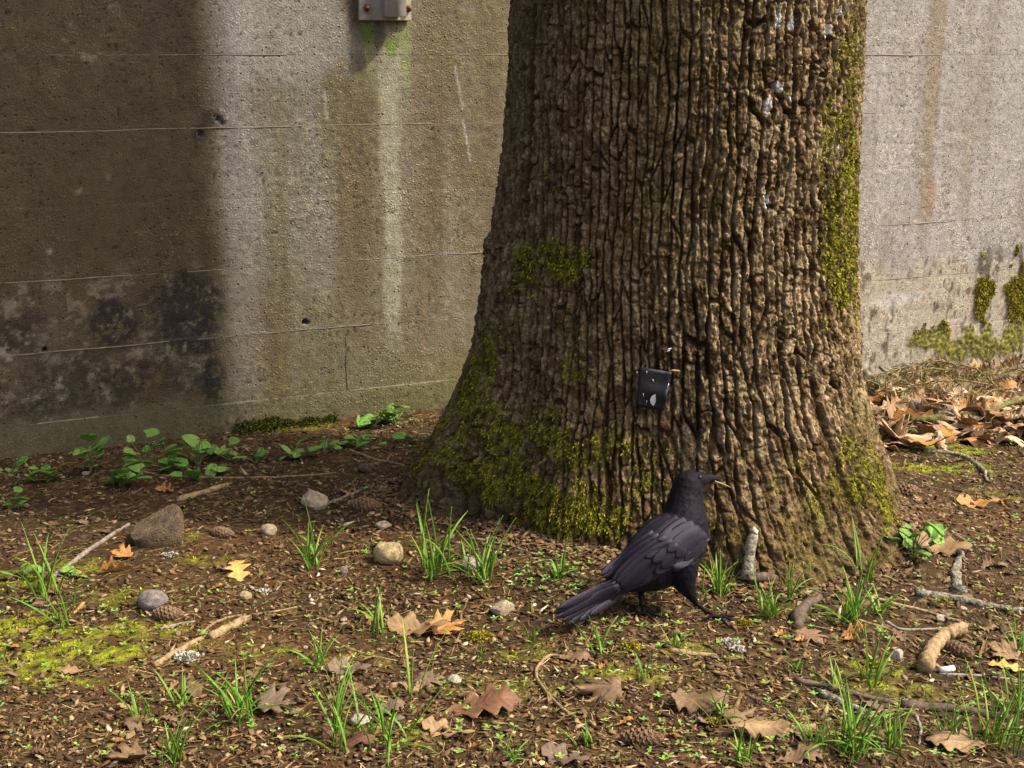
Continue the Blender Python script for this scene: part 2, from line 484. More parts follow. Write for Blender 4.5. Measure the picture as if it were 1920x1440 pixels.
def concrete_mat():
    m, nt, b = nmat('weathered_concrete')
    at = nd(nt, 'ShaderNodeAttribute', attribute_name='Col')
    tc_ = nd(nt, 'ShaderNodeTexCoord')
    g = noise(nt, 240, 2, 0.6)                                    # sand grain
    c = mixc(nt, 'MULTIPLY', 1.0, at.outputs['Color'], ramp(nt, g, [(0.3, (0.74,) * 3), (0.7, (1.26,) * 3)]))
    vo = nd(nt, 'ShaderNodeTexVoronoi', Scale=75.0); vo.inputs['Randomness'].default_value = 1.0
    nt.links.new(tc_.outputs['Object'], vo.inputs['Vector'])
    area = noise(nt, 3.5, 3, 0.6)                                 # where the skin has worn off and pits and pebbles show
    # air holes: only some cells carry one
    sep = nd(nt, 'ShaderNodeSeparateColor'); nt.links.new(vo.outputs['Color'], sep.inputs[0])
    has = nd(nt, 'ShaderNodeMath', operation='GREATER_THAN'); nt.links.new(sep.outputs[0], has.inputs[0]); has.inputs[1].default_value = 0.80
    hole = ramp(nt, vo.outputs['Distance'], [(0.16, (1, 1, 1)), (0.27, (0, 0, 0))])
    hm = nd(nt, 'ShaderNodeMath', operation='MULTIPLY'); nt.links.new(has.outputs[0], hm.inputs[0]); nt.links.new(hole, hm.inputs[1])
    c = mixc(nt, 'MIX', hm.outputs[0], c, mixc(nt, 'MULTIPLY', 1.0, c, (0.22, 0.19, 0.15)))
    # bare pebbles
    v2 = nd(nt, 'ShaderNodeTexVoronoi', Scale=115.0); nt.links.new(tc_.outputs['Object'], v2.inputs['Vector'])
    s2 = nd(nt, 'ShaderNodeSeparateColor'); nt.links.new(v2.outputs['Color'], s2.inputs[0])
    h2 = nd(nt, 'ShaderNodeMath', operation='GREATER_THAN'); nt.links.new(s2.outputs[1], h2.inputs[0]); h2.inputs[1].default_value = 0.62
    peb = ramp(nt, v2.outputs['Distance'], [(0.25, (1, 1, 1)), (0.42, (0, 0, 0))])
    ar = ramp(nt, area, [(0.44, (0, 0, 0)), (0.62, (1, 1, 1))])
    p1 = nd(nt, 'ShaderNodeMath', operation='MULTIPLY'); nt.links.new(h2.outputs[0], p1.inputs[0]); nt.links.new(peb, p1.inputs[1])
    p2 = nd(nt, 'ShaderNodeMath', operation='MULTIPLY'); nt.links.new(p1.outputs[0], p2.inputs[0]); nt.links.new(ar, p2.inputs[1])
    c = mixc(nt, 'MIX', p2.outputs[0], c, mixc(nt, 'MULTIPLY', 1.0, c, (1.55, 1.5, 1.35)))
    nt.links.new(c, b.inputs['Base Color'])
    b.inputs['Roughness'].default_value = 0.6
    b.inputs['Specular IOR Level'].default_value = 0.4
    hgt = nd(nt, 'ShaderNodeMath', operation='MULTIPLY_ADD'); nt.links.new(p2.outputs[0], hgt.inputs[0]); hgt.inputs[1].default_value = 0.7; nt.links.new(noise(nt, 170, 2, 0.6), hgt.inputs[2])
    hg2 = nd(nt, 'ShaderNodeMath', operation='SUBTRACT'); nt.links.new(hgt.outputs[0], hg2.inputs[0]); nt.links.new(hm.outputs[0], hg2.inputs[1])
    bump(nt, b, hg2.outputs[0], 0.6, 0.004)
    return m
M_conc = concrete_mat()
wall = link('concrete_wall', None, label='tall weathered board-formed concrete wall behind the tree trunk', cat='wall', loc=(float(WO[0]), float(WO[1]), 0))
wall.rotation_euler = (0, 0, WS)                     # local x along the wall, local -y out of it
rng = np.random.default_rng(5)
s_lo, s_hi = wpx(-60, 300)[0], wpx(1980, 300)[0]
fs = np.concatenate([np.linspace(s_lo - 7, s_lo - 1.25, 40), np.arange(s_lo - 1.2, s_lo - .01, 0.011), np.arange(s_lo, s_hi, 0.0060), np.arange(s_hi + .01, s_hi + 1.2, 0.011), np.linspace(s_hi + 1.25, s_hi + 7, 40)])
zl = 1.150
levels = [zl + COURSE * k for k in range(7, -7, -1)]  # joints, top to bottom
for k in range(len(levels) - 1):
    z1, z0 = levels[k], levels[k + 1]
    vis = z0 < 1.40 and z1 > -0.25
    fz = np.arange(z0, z1 - 0.001, 0.0060) if vis else np.linspace(z0, z1, 4)
    fz[-1] = z1
    S, Z = np.meshgrid(fs if vis else fs[::12], fz)
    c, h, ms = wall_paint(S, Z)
    step = rng.uniform(-0.0008, 0.0008) + (0.004 if z1 < 0.12 else 0)
    edge = np.minimum(Z - z0, z1 - Z)
    h = h + step - 0.0003 * (1 - sstep(0.0, 0.003, edge))
    V = np.stack([S, -h, Z], -1)
    # skirt so that each course has thickness
    nu = S.shape[1]
    top = V[-1].copy(); top[:, 1] = 0.06; bot = V[0].copy(); bot[:, 1] = 0.06
    V2 = np.concatenate([bot[None], V[:1], V, V[-1:], top[None]], 0); C2 = np.concatenate([c[:1], c[:1], c, c[-1:], c[-1:]], 0)
    QA = grid_quads(nu, V2.shape[0]).reshape(V2.shape[0] - 1, nu - 1, 4)
    QA = np.delete(QA, (1, V2.shape[0] - 3), 0).reshape(-1, 4)
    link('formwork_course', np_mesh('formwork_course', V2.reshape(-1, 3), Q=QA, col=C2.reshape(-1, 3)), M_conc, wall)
# raised fins of cement along the joints
M_fin = rnd_mat('cement_fin', [(0, (0.19, 0.155, 0.105)), (1, (0.25, 0.21, 0.155))], 0.7, 30, 0.35, 200, 0.4, 0.001)
def fin(path, w, name='joint_fin'):
    """thin ragged lip along points (s, z, amount)"""
    V = []; 
    for (s, z, a) in path:
        V += [(s, 0.002, z - w * 0.6), (s, 0.0002 - 0.0030 * a, z - w * 0.25), (s, 0.0002 - 0.0030 * a, z + w * 0.35), (s, 0.002, z + w * 0.6)]
    n = len(path)
    Q = [(i * 4 + j, i * 4 + 4 + j, i * 4 + 5 + j, i * 4 + 1 + j) for i in range(n - 1) for j in range(3)]
    return link(name, np_mesh(name, np.array(V), Q=np.array(Q)), M_fin, wall)
for k, z in enumerate(levels):
    if not (-0.05 < z < 1.3): continue
    ss = np.arange(s_lo, s_hi, 0.007)
    am = np.clip(0.15 + 1.5 * fbm(ss * 5 + k * 7, ss * 0 + k, 4, 81), 0, 1) * (0.5 + 0.5 * np.clip(fbm(ss * 40, ss * 0, 2, 82) + 0.6, 0, 1))
    kz = round((1.15 - z) / COURSE)
    am = am * {0: .7, 1: .55, 2: .0, 3: 1.0, 4: .8, 5: .8}.get(kz, .5)
    cut = fbm(ss * 1.6 + 3 * k, ss * 0 + 2.5 * k, 2, 83) > {0: -.1, 1: .0, 2: .55, 3: -.7, 4: -.3, 5: -.3}.get(kz, 0.0)
    run = []
    for i in range(len(ss)):
        if cut[i]: run.append((ss[i], z + 0.0028 * float(fbm(ss[i] * 6, k, 4, 84)), float(am[i])))
        if (not cut[i] or i == len(ss) - 1) and run:
            if len(run) > 4: fin(run, 0.0034)
            run = []
s0, za = wpx(648, 632); _, zb = wpx(648, 742)
fin([(s0 + 0.001 * math.sin(i), za + (zb - za) * i / 9.0, 0.5) for i in range(10)], 0.003)
core = bmesh.new(); bmesh.ops.create_cube(core, size=1.0)
for v in core.verts: v.co = Vector(((s_lo + s_hi) / 2 + v.co.x * (s_hi - s_lo + 14), 0.19 + v.co.y * 0.26, 1.15 + v.co.z * 2.9))
link('wall_core', bm_mesh('wall_core', core, False), M_fin, wall)

# moss cushions standing out from the wall
def moss_mesh(name, P, N, rs, L=(0.005, 0.010), W=0.0016, droop=0.3, spread=0.8):
    """tiny curved leaflets on points P with normals N"""
    n = len(P)
    d = N + spread * rs.normal(size=(n, 3)); d[:, 2] -= 0.0
    d /= np.linalg.norm(d, axis=1)[:, None]
    side = np.cross(d, rs.normal(size=(n, 3))); side /= np.linalg.norm(side, axis=1)[:, None] + 1e-9
    l = rs.uniform(L[0], L[1], n)[:, None]
    w = W * rs.uniform(0.6, 1.3, n)[:, None]
    a = P - side * w * 0.6; b = P + side * w * 0.6
    m = P + d * l * 0.55
    t = P + d * l - np.array((0, 0, 1.0)) * l * droop
    V = np.stack([a, b, m + side * w, m - side * w, t], 1).reshape(-1, 3)
    i = np.arange(n) * 5
    T = np.concatenate([np.stack([i, i + 1, i + 2], 1), np.stack([i, i + 2, i + 3], 1), np.stack([i + 3, i + 2, i + 4], 1)])
    return V, T
def moss_col(n, rs, dark=(0.055, 0.055, 0.007), lite=(0.20, 0.19, 0.018), per=5):
    t = rs.random(n) ** 1.4
    c = np.array(dark) + (np.array(lite) - np.array(dark)) * t[:, None]
    return np.repeat(c, per, 0)
M_moss = vcol_mat('moss', 0.85, 60, 0.75, 1.25, 80, 0.0, 0.001, 0.15)
rs = np.random.default_rng(9)
Sx = rs.uniform(wpx(1700, 640)[0], wpx(1960, 640)[0], 60000); Zx = rs.uniform(0.08, 0.62, 60000)
_, hx, mx = wall_paint(Sx, Zx)
k = rs.random(60000) < np.clip(mx * 1.2 - 0.25, 0, 1)
Sx, Zx, hx = Sx[k][:16000], Zx[k][:16000], hx[k][:16000]
V, T = moss_mesh('moss', np.stack([Sx, -hx, Zx], 1), np.tile((0, -1.0, 0.1), (len(Sx), 1)), rs, (0.005, 0.012), 0.0018, 0.4)
link('wall_moss', np_mesh('wall_moss', V, T=T, col=moss_col(len(Sx), rs, (0.08, 0.07, 0.008), (0.36, 0.31, 0.022)), smooth=False), M_moss, wall, kind='stuff')

# ------------------------------------------------------------------ the oak trunk
TH_N = np.radians(np.array((-60., 0, 90, 130, 184, 200, 216, 243, 269, 289, 307, 330, 360, 450)))
TH_B = np.array((.64, .60, .60, .62, .76, .70, .575, .545, .60, .665, .675, .626, .60, .60))
ZL = np.array((-.2, 0, .05, .19, .26, .33, .41, .55, .69, .715, 1.02, 1.28, 2.0, 4.0, 7.0))
RL = np.array((.84, .757, .725, .646, .605, .572, .540, .512, .492, .470, .437, .420, .42, .41, .36))
RR = np.array((.70, .626, .607, .547, .525, .505, .488, .470, .460, .458, .449, .436, .42, .41, .36))
RF = np.array((.80, .680, .635, .545, .515, .490, .470, .452, .442, .440, .430, .425, .42, .41, .36))

def trunk_r(th, z):
    """smooth radius of the trunk"""
    t = np.mod(th, 2 * math.pi)
    B = np.interp(t, TH_N, TH_B)
    base = np.interp(z, (0, 1.28, 2, 4, 7), (.43, .43, .42, .41, .36))
    gl = (np.interp(z, ZL, RL) - base) / (.757 - .43)
    gr = (np.interp(z, ZL, RR) - base) / (.626 - .43)
    gf = (np.interp(z, ZL, RF) - base) / (.680 - .43)
    wl = np.exp(-((t - math.radians(190)) / 0.55) ** 2)
    wr = np.exp(-(np.minimum(np.abs(t - 2 * math.pi), t) / 0.7) ** 2)
    wf = np.maximum(1 - wl - wr, 0)
    G = (wl * gl + wr * gr + wf * gf) / (wl + wr + wf)
    return base + (B - .43) * G

def trunk_xy(th, z, r):
    return TC[0] + r * np.cos(th), TC[1] + r * np.sin(th)

def bark(th, z):
    """relief of the bark in metres and its colour"""
    u = th * 0.45
    # furrows run up the trunk, leaning outwards towards the roots
    lean = 0.05 * np.sin(th * 1.0 + 0.4) * np.clip(0.5 - z, 0, 1)
    wu = u + lean + 0.022 * fbm(u * 2.6, z * 1.3, 2, 100) + 0.010 * fbm(u * 5, z * 4, 3, 101) + 0.0050 * fbm(u * 20, z * 15, 3, 102)
    wz = z + 0.03 * fbm(u * 6, z * 3, 2, 103)
    thd = np.degrees(np.mod(th, 2 * math.pi))
    # deep corky ridges on the right front, finer plates on the left
    deep = np.exp(-((thd - 297) / 26) ** 2) * sstep(0.18, 0.40, z) * (1 - 0.2 * sstep(1.0, 1.3, z))
    deep2 = np.exp(-((thd - 276) / 22) ** 2) * sstep(0.22, 0.32, z) * (1 - sstep(0.60, 0.78, z + 0.06 * fbm(u * 12, z * 5, 3, 104)))
    deep = np.clip(np.maximum(deep, 0.9 * deep2), 0, 1)
    F1, F2, cid, ac = worley(wu / 0.0272, wz / 0.26, 110, 0.40, 0.95)
    e = F2 - F1
    cut = 0.42 + 0.18 * fbm(u * 30, z * 12, 2, 105)
    wide = cut * (1 - 0.8 * sstep(0.35, 0.8, ac))
    jag = 0.10 * fbm(u * 130, z * 80, 2, 108)
    plate = sstep(0.38, 0.74, (e + jag * e ** 0.5) / np.maximum(wide, 0.05))
    F1b, F2b, cidb, acb = worley(wu / 0.0225 + 7, wz / 0.24, 120, 0.45, 0.95)
    eb = F2b - F1b
    plateb = sstep(0.38, 0.78, (eb + jag * eb ** 0.5) / np.maximum(0.36 * (1 - 0.8 * sstep(0.35, 0.8, acb)), 0.04))
    fine = sstep(0.35, 0.65, 0.5 + 0.5 * np.cos(np.radians(thd - 200)) + 0.25 * fbm(u * 4, z * 3, 2, 106)) * (1 - deep)
    foot = 1 - sstep(0.03, 0.24, z + 0.07 * fbm(u * 5, z * 5, 3, 107) - 0.13 * np.exp(-((thd - 318) / 26) ** 2))
    # flakes and crumbs on the plates
    F1c, F2c, cidc, acc = worley(wu / 0.0085 + 3, wz / 0.0150, 130, 0.9, 0.9)
    flake = (cidc - 0.5) * 0.0058 - 0.0022 * (1 - sstep(0.0, 0.25, F2c - F1c))
    rough = 0.0028 * fbm(u * 95, z * 60, 3, 131) + 0.0013 * vn(u * 210, z * 160, 132)
    dv = np.clip(0.85 + 0.75 * fbm(u * 16, z * 4.5, 3, 109), 0.25, 1.5)
    dA = (0.013 + 0.0130 * deep) * dv
    hA = -dA * (1 - plate) + (cid - 0.5) * (0.003 + 0.0045 * deep) + 0.0010 * np.sqrt(np.clip(e, 0, 1))
    hB = -0.0155 * dv * (1 - plateb) + (cidb - 0.5) * 0.0035
    h = hA * (1 - fine) + hB * fine
    h = h * (1 - 0.22 * foot) + flake * (0.95 + 0.3 * deep) + 0.0016 * np.sign(vn(u * 150, z * 70, 139)) * np.abs(vn(u * 150, z * 70, 139)) ** 0.5 + 0.004 * foot * vn(u * 95, z * 48, 140) + rough * (1 + 0.8 * foot) + 0.006 * foot * fbm(u * 70, z * 18, 3, 135)
    h = h + 0.008 * fbm(u * 6, z * 4, 3, 133) + 0.007 * foot * fbm(u * 16, z * 12, 3, 134)
    pl = plate * (1 - fine) + plateb * fine
    # cross cracks that break the ridges into plates
    cc_ = np.where(fine > 0.5, cidb, cid)
    zz = (wz + 0.006 * fbm(u * 60, z * 40, 2, 136)) / (0.030 + 0.035 * cc_) + cc_ * 17.0
    fr = np.abs(zz - np.round(zz)) * (0.030 + 0.035 * cc_)
    on = hsh(np.round(zz), np.floor(cc_ * 9973), 137) > 0.66
    crack = (1 - sstep(0.0008, 0.0036, fr)) * on * pl
    stepz = hsh(np.floor(zz + 0.5), np.floor(cc_ * 9973), 138) - 0.5
    h = h - 0.0060 * crack * (1 - 0.6 * foot) + 0.0030 * stepz * pl * (1 - foot)
    pl = pl * (1 - 0.7 * crack)
    return h, pl, cid, cidc, deep, fine, foot, thd, u

# moss and lichen on the bark: (pixel, row, radius along u, radius z, weight)
def tpx(px, row):
    """pixel -> (theta, z) on the smooth trunk"""
    v = (row - CY) / F
    d = np.array(((px - CX) / F, CP - v * SP, -SP - v * CP))
    for t in np.arange(2.2, 4.6, 0.004):
        p = np.array((0, 0, H)) + d * t
        q = p[:2] - TC
        th = math.atan2(q[1], q[0])
        if np.hypot(*q) < float(trunk_r(np.array(th), np.array(p[2]))):
            return th % (2 * math.pi), float(p[2])
    return None
T_MOSS = []
for px, row, ru, rz, w in ((1040, 480, .085, .035, .95), (985, 500, .05, .06, .8), (1075, 500, .03, .035, .8), (960, 620, .05, .06, .55), (900, 690, .06, .07, .75), (870, 740, .05, .06, .9),
                           (930, 820, .07, .05, .95), (960, 880, .10, .05, .9), (1010, 930, .09, .05, 1.0), (1060, 960, .10, .035, 1.0), (1090, 870, .09, .06, .8), (1150, 840, .09, .05, .6),
                           (1040, 830, .10, .05, .7), (900, 880, .05, .05, .8), (1130, 910, .07, .06, .7), (1000, 980, .10, .03, .8), (1085, 690, .035, .05, .5), (820, 800, .03, .06, .9), (780, 860, .03, .05, .8),
                           (1560, 470, .050, .15, .8), (1575, 520, .050, .10, .9), (1545, 400, .03, .10, .75), (1570, 300, .06, .22, .62), (1590, 160, .05, .14, .6), (1600, 420, .03, .2, .8), (1580, 620, .05, .08, .5),
                           (1600, 900, .10, .07, .75), (1640, 930, .07, .07, .9), (1550, 870, .12, .05, .5), (1675, 960, .04, .09, 1.0), (1570, 960, .10, .05, .5), (1500, 930, .1, .06, .35), (1420, 900, .1, .05, .2),
                           (850, 830, .06, .06, .75), (1180, 880, .09, .07, .5), (1000, 800, .10, .05, .6), (900, 780, .05, .06, .7), (960, 930, .08, .05, .85), (1120, 960, .08, .04, .7), (1590, 380, .05, .14, .75), (1585, 240, .05, .12, .65), (1595, 90, .04, .1, .55), (1650, 880, .05, .08, .7), (1020, 340, .04, .05, .35), (1040, 130, .03, .05, .2), (950, 560, .04, .05, .5), (1350, 1010, .06, .05, .5), (1480, 1020, .08, .04, .4)):
    q = tpx(px, row)
    if q: T_MOSS.append((q[0] * 0.45, q[1], ru * 1.3, rz * 1.3, w))
T_LICH = []
for px, row, ru, rz in ((1458, 40, .010, .024), (1487, 42, .013, .018), (1462, 160, .013, .012), (1440, 190, .008, .02), (1442, 200, .010, .014), (1438, 378, .009, .026), (1550, 58, .008, .014), (1487, 182, .008, .01),
                        (1440, 5, .008, .01), (1572, 280, .008, .022), (1575, 20, .010, .014), (1562, 195, .006, .008)):
    q = tpx(px, row)
    if q: T_LICH.append((q[0] * 0.45, q[1], ru * 1.1, rz * 1.1))

def trunk_moss(u, z):
    m = np.zeros(u.shape)
    wv = 0.5 * fbm(u * 14, z * 12, 4, 141)
    for (cu, cz, ru, rz, w) in T_MOSS:
        near = (np.abs(u - cu) < ru * 1.9) & (np.abs(z - cz) < rz * 1.9)
        d = np.hypot((u[near] - cu) / ru, (z[near] - cz) / rz) + wv[near]
        m[near] = np.maximum(m[near], w * (1 - sstep(0.5, 1.4, d)))
    return m

def thetas():
    a = np.radians(np.arange(162, 380, 0.24))           # seen side, finely
    b = np.radians(np.arange(381.5, 521, 4.0))
    return np.concatenate([a, b])
TH = thetas()
TZ = np.concatenate([np.linspace(-0.16, -0.03, 6), np.arange(-0.02, 1.36, 0.0026), 1.36 + np.geomspace(0.01, 5.2, 40)])
THg, TZg = np.meshgrid(TH, TZ)
bh, bpl, bcid, bfl, bdeep, bfine, bfoot, bthd, bu = bark(THg, TZg)
um = np.mod(THg, 2 * math.pi) * 0.45
tm = trunk_moss(um, TZg)
# a dark hollow between the left root and the stem, and root hollows
R = trunk_r(THg, TZg)
q = tpx(848, 915)
hollow = np.exp(-(((um - q[0] * .45) / .055) ** 2 + ((TZg - 0.02) / .10) ** 2))
q2 = tpx(935, 985)
hollow2 = np.exp(-(((um - q2[0] * .45) / .03) ** 2 + ((TZg - 0.0) / .05) ** 2))
lob = 0.016 * np.sin(THg * 9 + 1.3) * (1 - sstep(0.0, 0.45, TZg)) + 0.012 * np.sin(THg * 5 + 0.6) * (1 - sstep(0.2, 0.8, TZg))
Rr = R + bh + lob - 0.11 * hollow - 0.05 * hollow2 + 0.003 * tm * (1 + vn(um * 120, TZg * 120, 143))
X, Y = trunk_xy(THg, TZg, Rr)
n1 = fbm(bu * 7, TZg * 4, 3, 151); n2 = vn(bu * 110, TZg * 90, 152); n3 = fbm(bu * 40, TZg * 26, 3, 153)
tc = lerp(np.broadcast_to(np.array((0.205, 0.135, 0.063)), THg.shape + (3,)), np.array((0.325, 0.240, 0.130)), sstep(-.3, .7, n3 + (bfl - .5) * 0.9))
tc = lerp(tc, np.array((0.058, 0.032, 0.013)), 0.85 * sstep(-.1, .45, -n3 - 0.6 * n2))
tc = lerp(tc, np.array((0.47, 0.35, 0.20)), 0.85 * sstep(.30, .75, n2 + 0.4 * n3) * bpl)
tc = lerp(tc, np.array((0.175, 0.110, 0.050)), 0.45 * bfine)
tc = lerp(tc, np.array((0.050, 0.028, 0.012)), 0.8 * (1 - bpl))                # furrows are darker and browner than the plates
tc = lerp(tc, np.array((0.105, 0.062, 0.025)), 0.6 * bfoot * (0.55 + 0.45 * sstep(-.5, .3, n3)))
tc = lerp(tc, np.array((0.125, 0.110, 0.028)), 0.35 * sstep(0.0, 0.5, n1) * (1 - bdeep))
mossc = lerp(np.broadcast_to(np.array((0.060, 0.052, 0.008)), THg.shape + (3,)), np.array((0.215, 0.190, 0.020)), sstep(-.5, .8, n2 + n3))
tmv = np.clip(tm * 1.25 - 0.35 * (1 - bpl), 0, 1) * sstep(-0.45, 0.2, n3 + 1.2 * (tm - 0.5))
tc = lerp(tc, mossc, 0.75 * tmv * sstep(-0.25, 0.45, fbm(um * 26, TZg * 20, 3, 158) + 0.9 * (tm - 0.22)))
for (cu, cz, ru, rz) in T_LICH:
    near = (np.abs(um - cu) < ru * 2) & (np.abs(TZg - cz) < rz * 2)
    d = np.hypot((um[near] - cu) / ru, (TZg[near] - cz) / rz) + 0.7 * fbm(um[near] * 90, TZg[near] * 70, 3, 155)
    w = (1 - sstep(0.6, 0.95, d)) * (0.35 + 0.65 * bpl[near])
    tc[near] = lerp(tc[near], np.array((0.78, 0.75, 0.70)), 0.95 * w)
M_bark = vcol_mat('oak_bark', 0.9, 200, 0.45, 1.55, 130, 1.0, 0.012, 0.12)
tree = link('oak_tree', None, label='massive old oak trunk with deep furrowed bark and mossy flared base', cat='tree', loc=(TC[0], TC[1], 0))
Vt = np.stack([X - TC[0], Y - TC[1], TZg], -1)
trunk = link('trunk', np_mesh('trunk', Vt.reshape(-1, 3), Q=grid_quads(len(TH), len(TZ), True), col=np.clip(tc, .004, .8).reshape(-1, 3), smooth=False), M_bark, tree)
# moss growing on the bark
rs = np.random.default_rng(21)
gyi, gxi = np.nonzero((tm > 0.18) & (THg < np.radians(400)) & (TZg < 1.34))
pr = np.clip(tm[gyi, gxi] * 1.1 - 0.22, 0, 1) * (0.25 + 0.75 * bpl[gyi, gxi]) * (0.15 + 0.85 * sstep(-0.15, 0.35, n3[gyi, gxi] + 0.5 * (tm[gyi, gxi] - 0.6)))
pr = pr * sstep(-0.2, 0.4, fbm(um[gyi, gxi] * 26, TZg[gyi, gxi] * 20, 3, 158) + 0.9 * (tm[gyi, gxi] - 0.35))
kk = rs.random(len(gyi)) < pr * 1.35
gyi, gxi = gyi[kk], gxi[kk]
sel = rs.permutation(len(gyi))[:42000]; gyi, gxi = gyi[sel], gxi[sel]
P = Vt[gyi, gxi]
thp = THg[gyi, gxi]
N = np.stack([np.cos(thp), np.sin(thp), np.full(len(thp), 0.35)], 1)
V, T = moss_mesh('moss', P, N, rs, (0.004, 0.010), 0.0014, 0.55, 0.75)
link('moss', np_mesh('moss', V, T=T, col=moss_col(len(P), rs, (0.075, 0.070, 0.006), (0.36, 0.33, 0.020)), smooth=False), M_moss, tree, kind='stuff')
# limbs high above the picture
M_limb = rnd_mat('limb_bark', [(0, (0.13, 0.095, 0.06)), (1, (0.15, 0.11, 0.07))], 0.9, 20, 0.4, 60, 0.9, 0.01)
def tube(path, radii, seg=8, cap=True, rough=0.0, seed=0, squash=None):
    """verts and quads/tris of a tapering tube along points"""
    path = [Vector(p) for p in path]
    V = []; Q = []; T = []
    rr = random.Random(seed)
    up = Vector((0.31, 0.17, 0.94))
    for i, p in enumerate(path):
        t = (path[min(i + 1, len(path) - 1)] - path[max(i - 1, 0)]).normalized()
        a = t.cross(up)
        if a.length < 1e-3: a = t.cross(Vector((1, 0, 0)))
        a.normalize(); b = t.cross(a).normalized()
        for k in range(seg):
            an = 2 * math.pi * k / seg
            r = radii[i] * (1 + rough * rr.uniform(-1, 1))
            V.append(p + a * math.cos(an) * r + b * math.sin(an) * r)
    n = len(path)
    for i in range(n - 1):
        for k in range(seg):
            k2 = (k + 1) % seg
            Q.append((i * seg + k, i * seg + k2, (i + 1) * seg + k2, (i + 1) * seg + k))
    if cap:
        V.append(path[0]); V.append(path[-1])
        for k in range(seg):
            k2 = (k + 1) % seg
            T.append((n * seg, k2, k)); T.append((n * seg + 1, (n - 1) * seg + k, (n - 1) * seg + k2))
    return np.array([tuple(v) for v in V]), np.array(Q), np.array(T)
for az, el, L, r0 in ((100, 62, 5.0, .20), (215, 50, 4.5, .17), (330, 66, 4.6, .18), (20, 72, 5.0, .16)):
    a, e = math.radians(az), math.radians(el)
    pts = [Vector((0, 0, 5.6)) + Vector((math.cos(a) * math.cos(e), math.sin(a) * math.cos(e), math.sin(e))) * (L * t) + Vector((0, 0, -0.5 * t * t)) for t in np.linspace(0, 1, 9)]
    V, Q, T = tube(pts, [r0 * (1 - 0.85 * t) for t in np.linspace(0, 1, 9)], 10, True, 0.08, az)
    link('limb', np_mesh('limb', V, Q=Q, T=T), M_limb, tree)
bpy.context.view_layer.update()

# ------------------------------------------------------------------ the crow
def wp(px, row, Y): return px_at(px, row, Y)
CAM = Vector((0, 0, H))
SCL = 1.0 / 890.0                                    # metres per photograph pixel at the crow

def loft(bm, secs, seg=20):
    """secs: (px, row, Y, half thickness px, half depth m)"""
    C = [wp(s[0], s[1], s[2]) for s in secs]
    rings = []
    for i, s in enumerate(secs):
        t = (C[min(i + 1, len(C) - 1)] - C[max(i - 1, 0)]).normalized()
        view = (C[i] - CAM).normalized()
        e = t.cross(view).normalized()
        l = t.cross(e).normalized()
        rings.append([bm.verts.new(C[i] + e * (s[3] * SCL * math.cos(2 * math.pi * k / seg)) + l * (s[4] * math.sin(2 * math.pi * k / seg))) for k in range(seg)])
    for a, b in zip(rings[:-1], rings[1:]):
        for k in range(seg):
            bm.faces.new((a[k], a[(k + 1) % seg], b[(k + 1) % seg], b[k]))
    bm.faces.new(rings[0][::-1]); bm.faces.new(rings[-1])

def bm_tube(bm, pts, radii, seg=8):
    V, Q, T = tube(pts, radii, seg)
    vs = [bm.verts.new(v) for v in V]
    for f in list(Q) + list(T):
        bm.faces.new([vs[i] for i in f])

bm = bmesh.new()
loft(bm, [(1120, 1112, 2.565, 5, .010), (1150, 1096, 2.585, 17, .026), (1180, 1074, 2.610, 34, .044), (1215, 1048, 2.632, 50, .058), (1248, 1022, 2.650, 57, .064),
          (1275, 996, 2.668, 53, .063), (1284, 970, 2.680, 43, .054), (1284, 946, 2.690, 36, .043), (1287, 924, 2.698, 31, .036), (1290, 908, 2.702, 28, .032), (1293, 894, 2.704, 21, .026), (1295, 884, 2.704, 9, .012)])
loft(bm, [(1280, 908, 2.700, 22, .026), (1296, 902, 2.708, 20, .025), (1310, 900, 2.715, 16, .020), (1322, 899, 2.721, 11, .013), (1328, 898, 2.724, 8, .009)])
loft(bm, [(1300, 975, 2.672, 26, .045), (1304, 1000, 2.668, 27, .050), (1296, 1030, 2.658, 28, .050), (1282, 1058, 2.645, 26, .046), (1262, 1078, 2.632, 22, .04)])        # breast
loft(bm, [(1150, 1104, 2.580, 8, .02), (1185, 1092, 2.600, 19, .034), (1222, 1080, 2.615, 30, .044), (1254, 1066, 2.63, 34, .046), (1278, 1046, 2.64, 34, .042)])   # belly
loft(bm, [(1276, 1056, 2.612, 36, .034), (1280, 1078, 2.606, 29, .028), (1286, 1098, 2.603, 20, .020), (1296, 1116, 2.600, 11, .012), (1305, 1131, 2.599, 5, .005)])      # near thigh
loft(bm, [(1220, 1075, 2.655, 24, .026), (1208, 1096, 2.650, 15, .016), (1201, 1110, 2.644, 7, .007), (1200, 1116, 2.64, 4.5, .004)])                                      # far thigh
nf = gp(1344, 1163, 0.006); ff = gp(1206, 1157, 0.006)
bm_tube(bm, [wp(1304, 1130, 2.599), wp(1322, 1145, 2.597), nf + Vector((-0.004, 0, 0.006)), nf], [.0052, .0042, .0042, .0048])
bm_tube(bm, [wp(1200, 1112, 2.642), wp(1202, 1135, 2.63), ff + Vector((0, 0, 0.008)), ff], [.0052, .0042, .0042, .0048])
for foot, ends in ((nf, ((1382, 1168), (1374, 1158), (1366, 1178), (1318, 1165))), (ff, ((1243, 1160), (1234, 1150), (1228, 1169), (1184, 1158)))):
    for (a, b) in ends:
        e = gp(a, b, 0.002)
        d = e - foot
        bm_tube(bm, [foot, foot + d * 0.35 + Vector((0, 0, 0.006)), foot + d * 0.7 + Vector((0, 0, 0.003)), e + Vector((0, 0, 0.002)), e + d * 0.12 - Vector((0, 0, 0.003))], [.0040, .0034, .0034, .0026, .0010], 7)
me0 = bm_mesh('body_raw', bm)
raw = bpy.data.objects.new('body_raw', me0); COL.objects.link(raw)
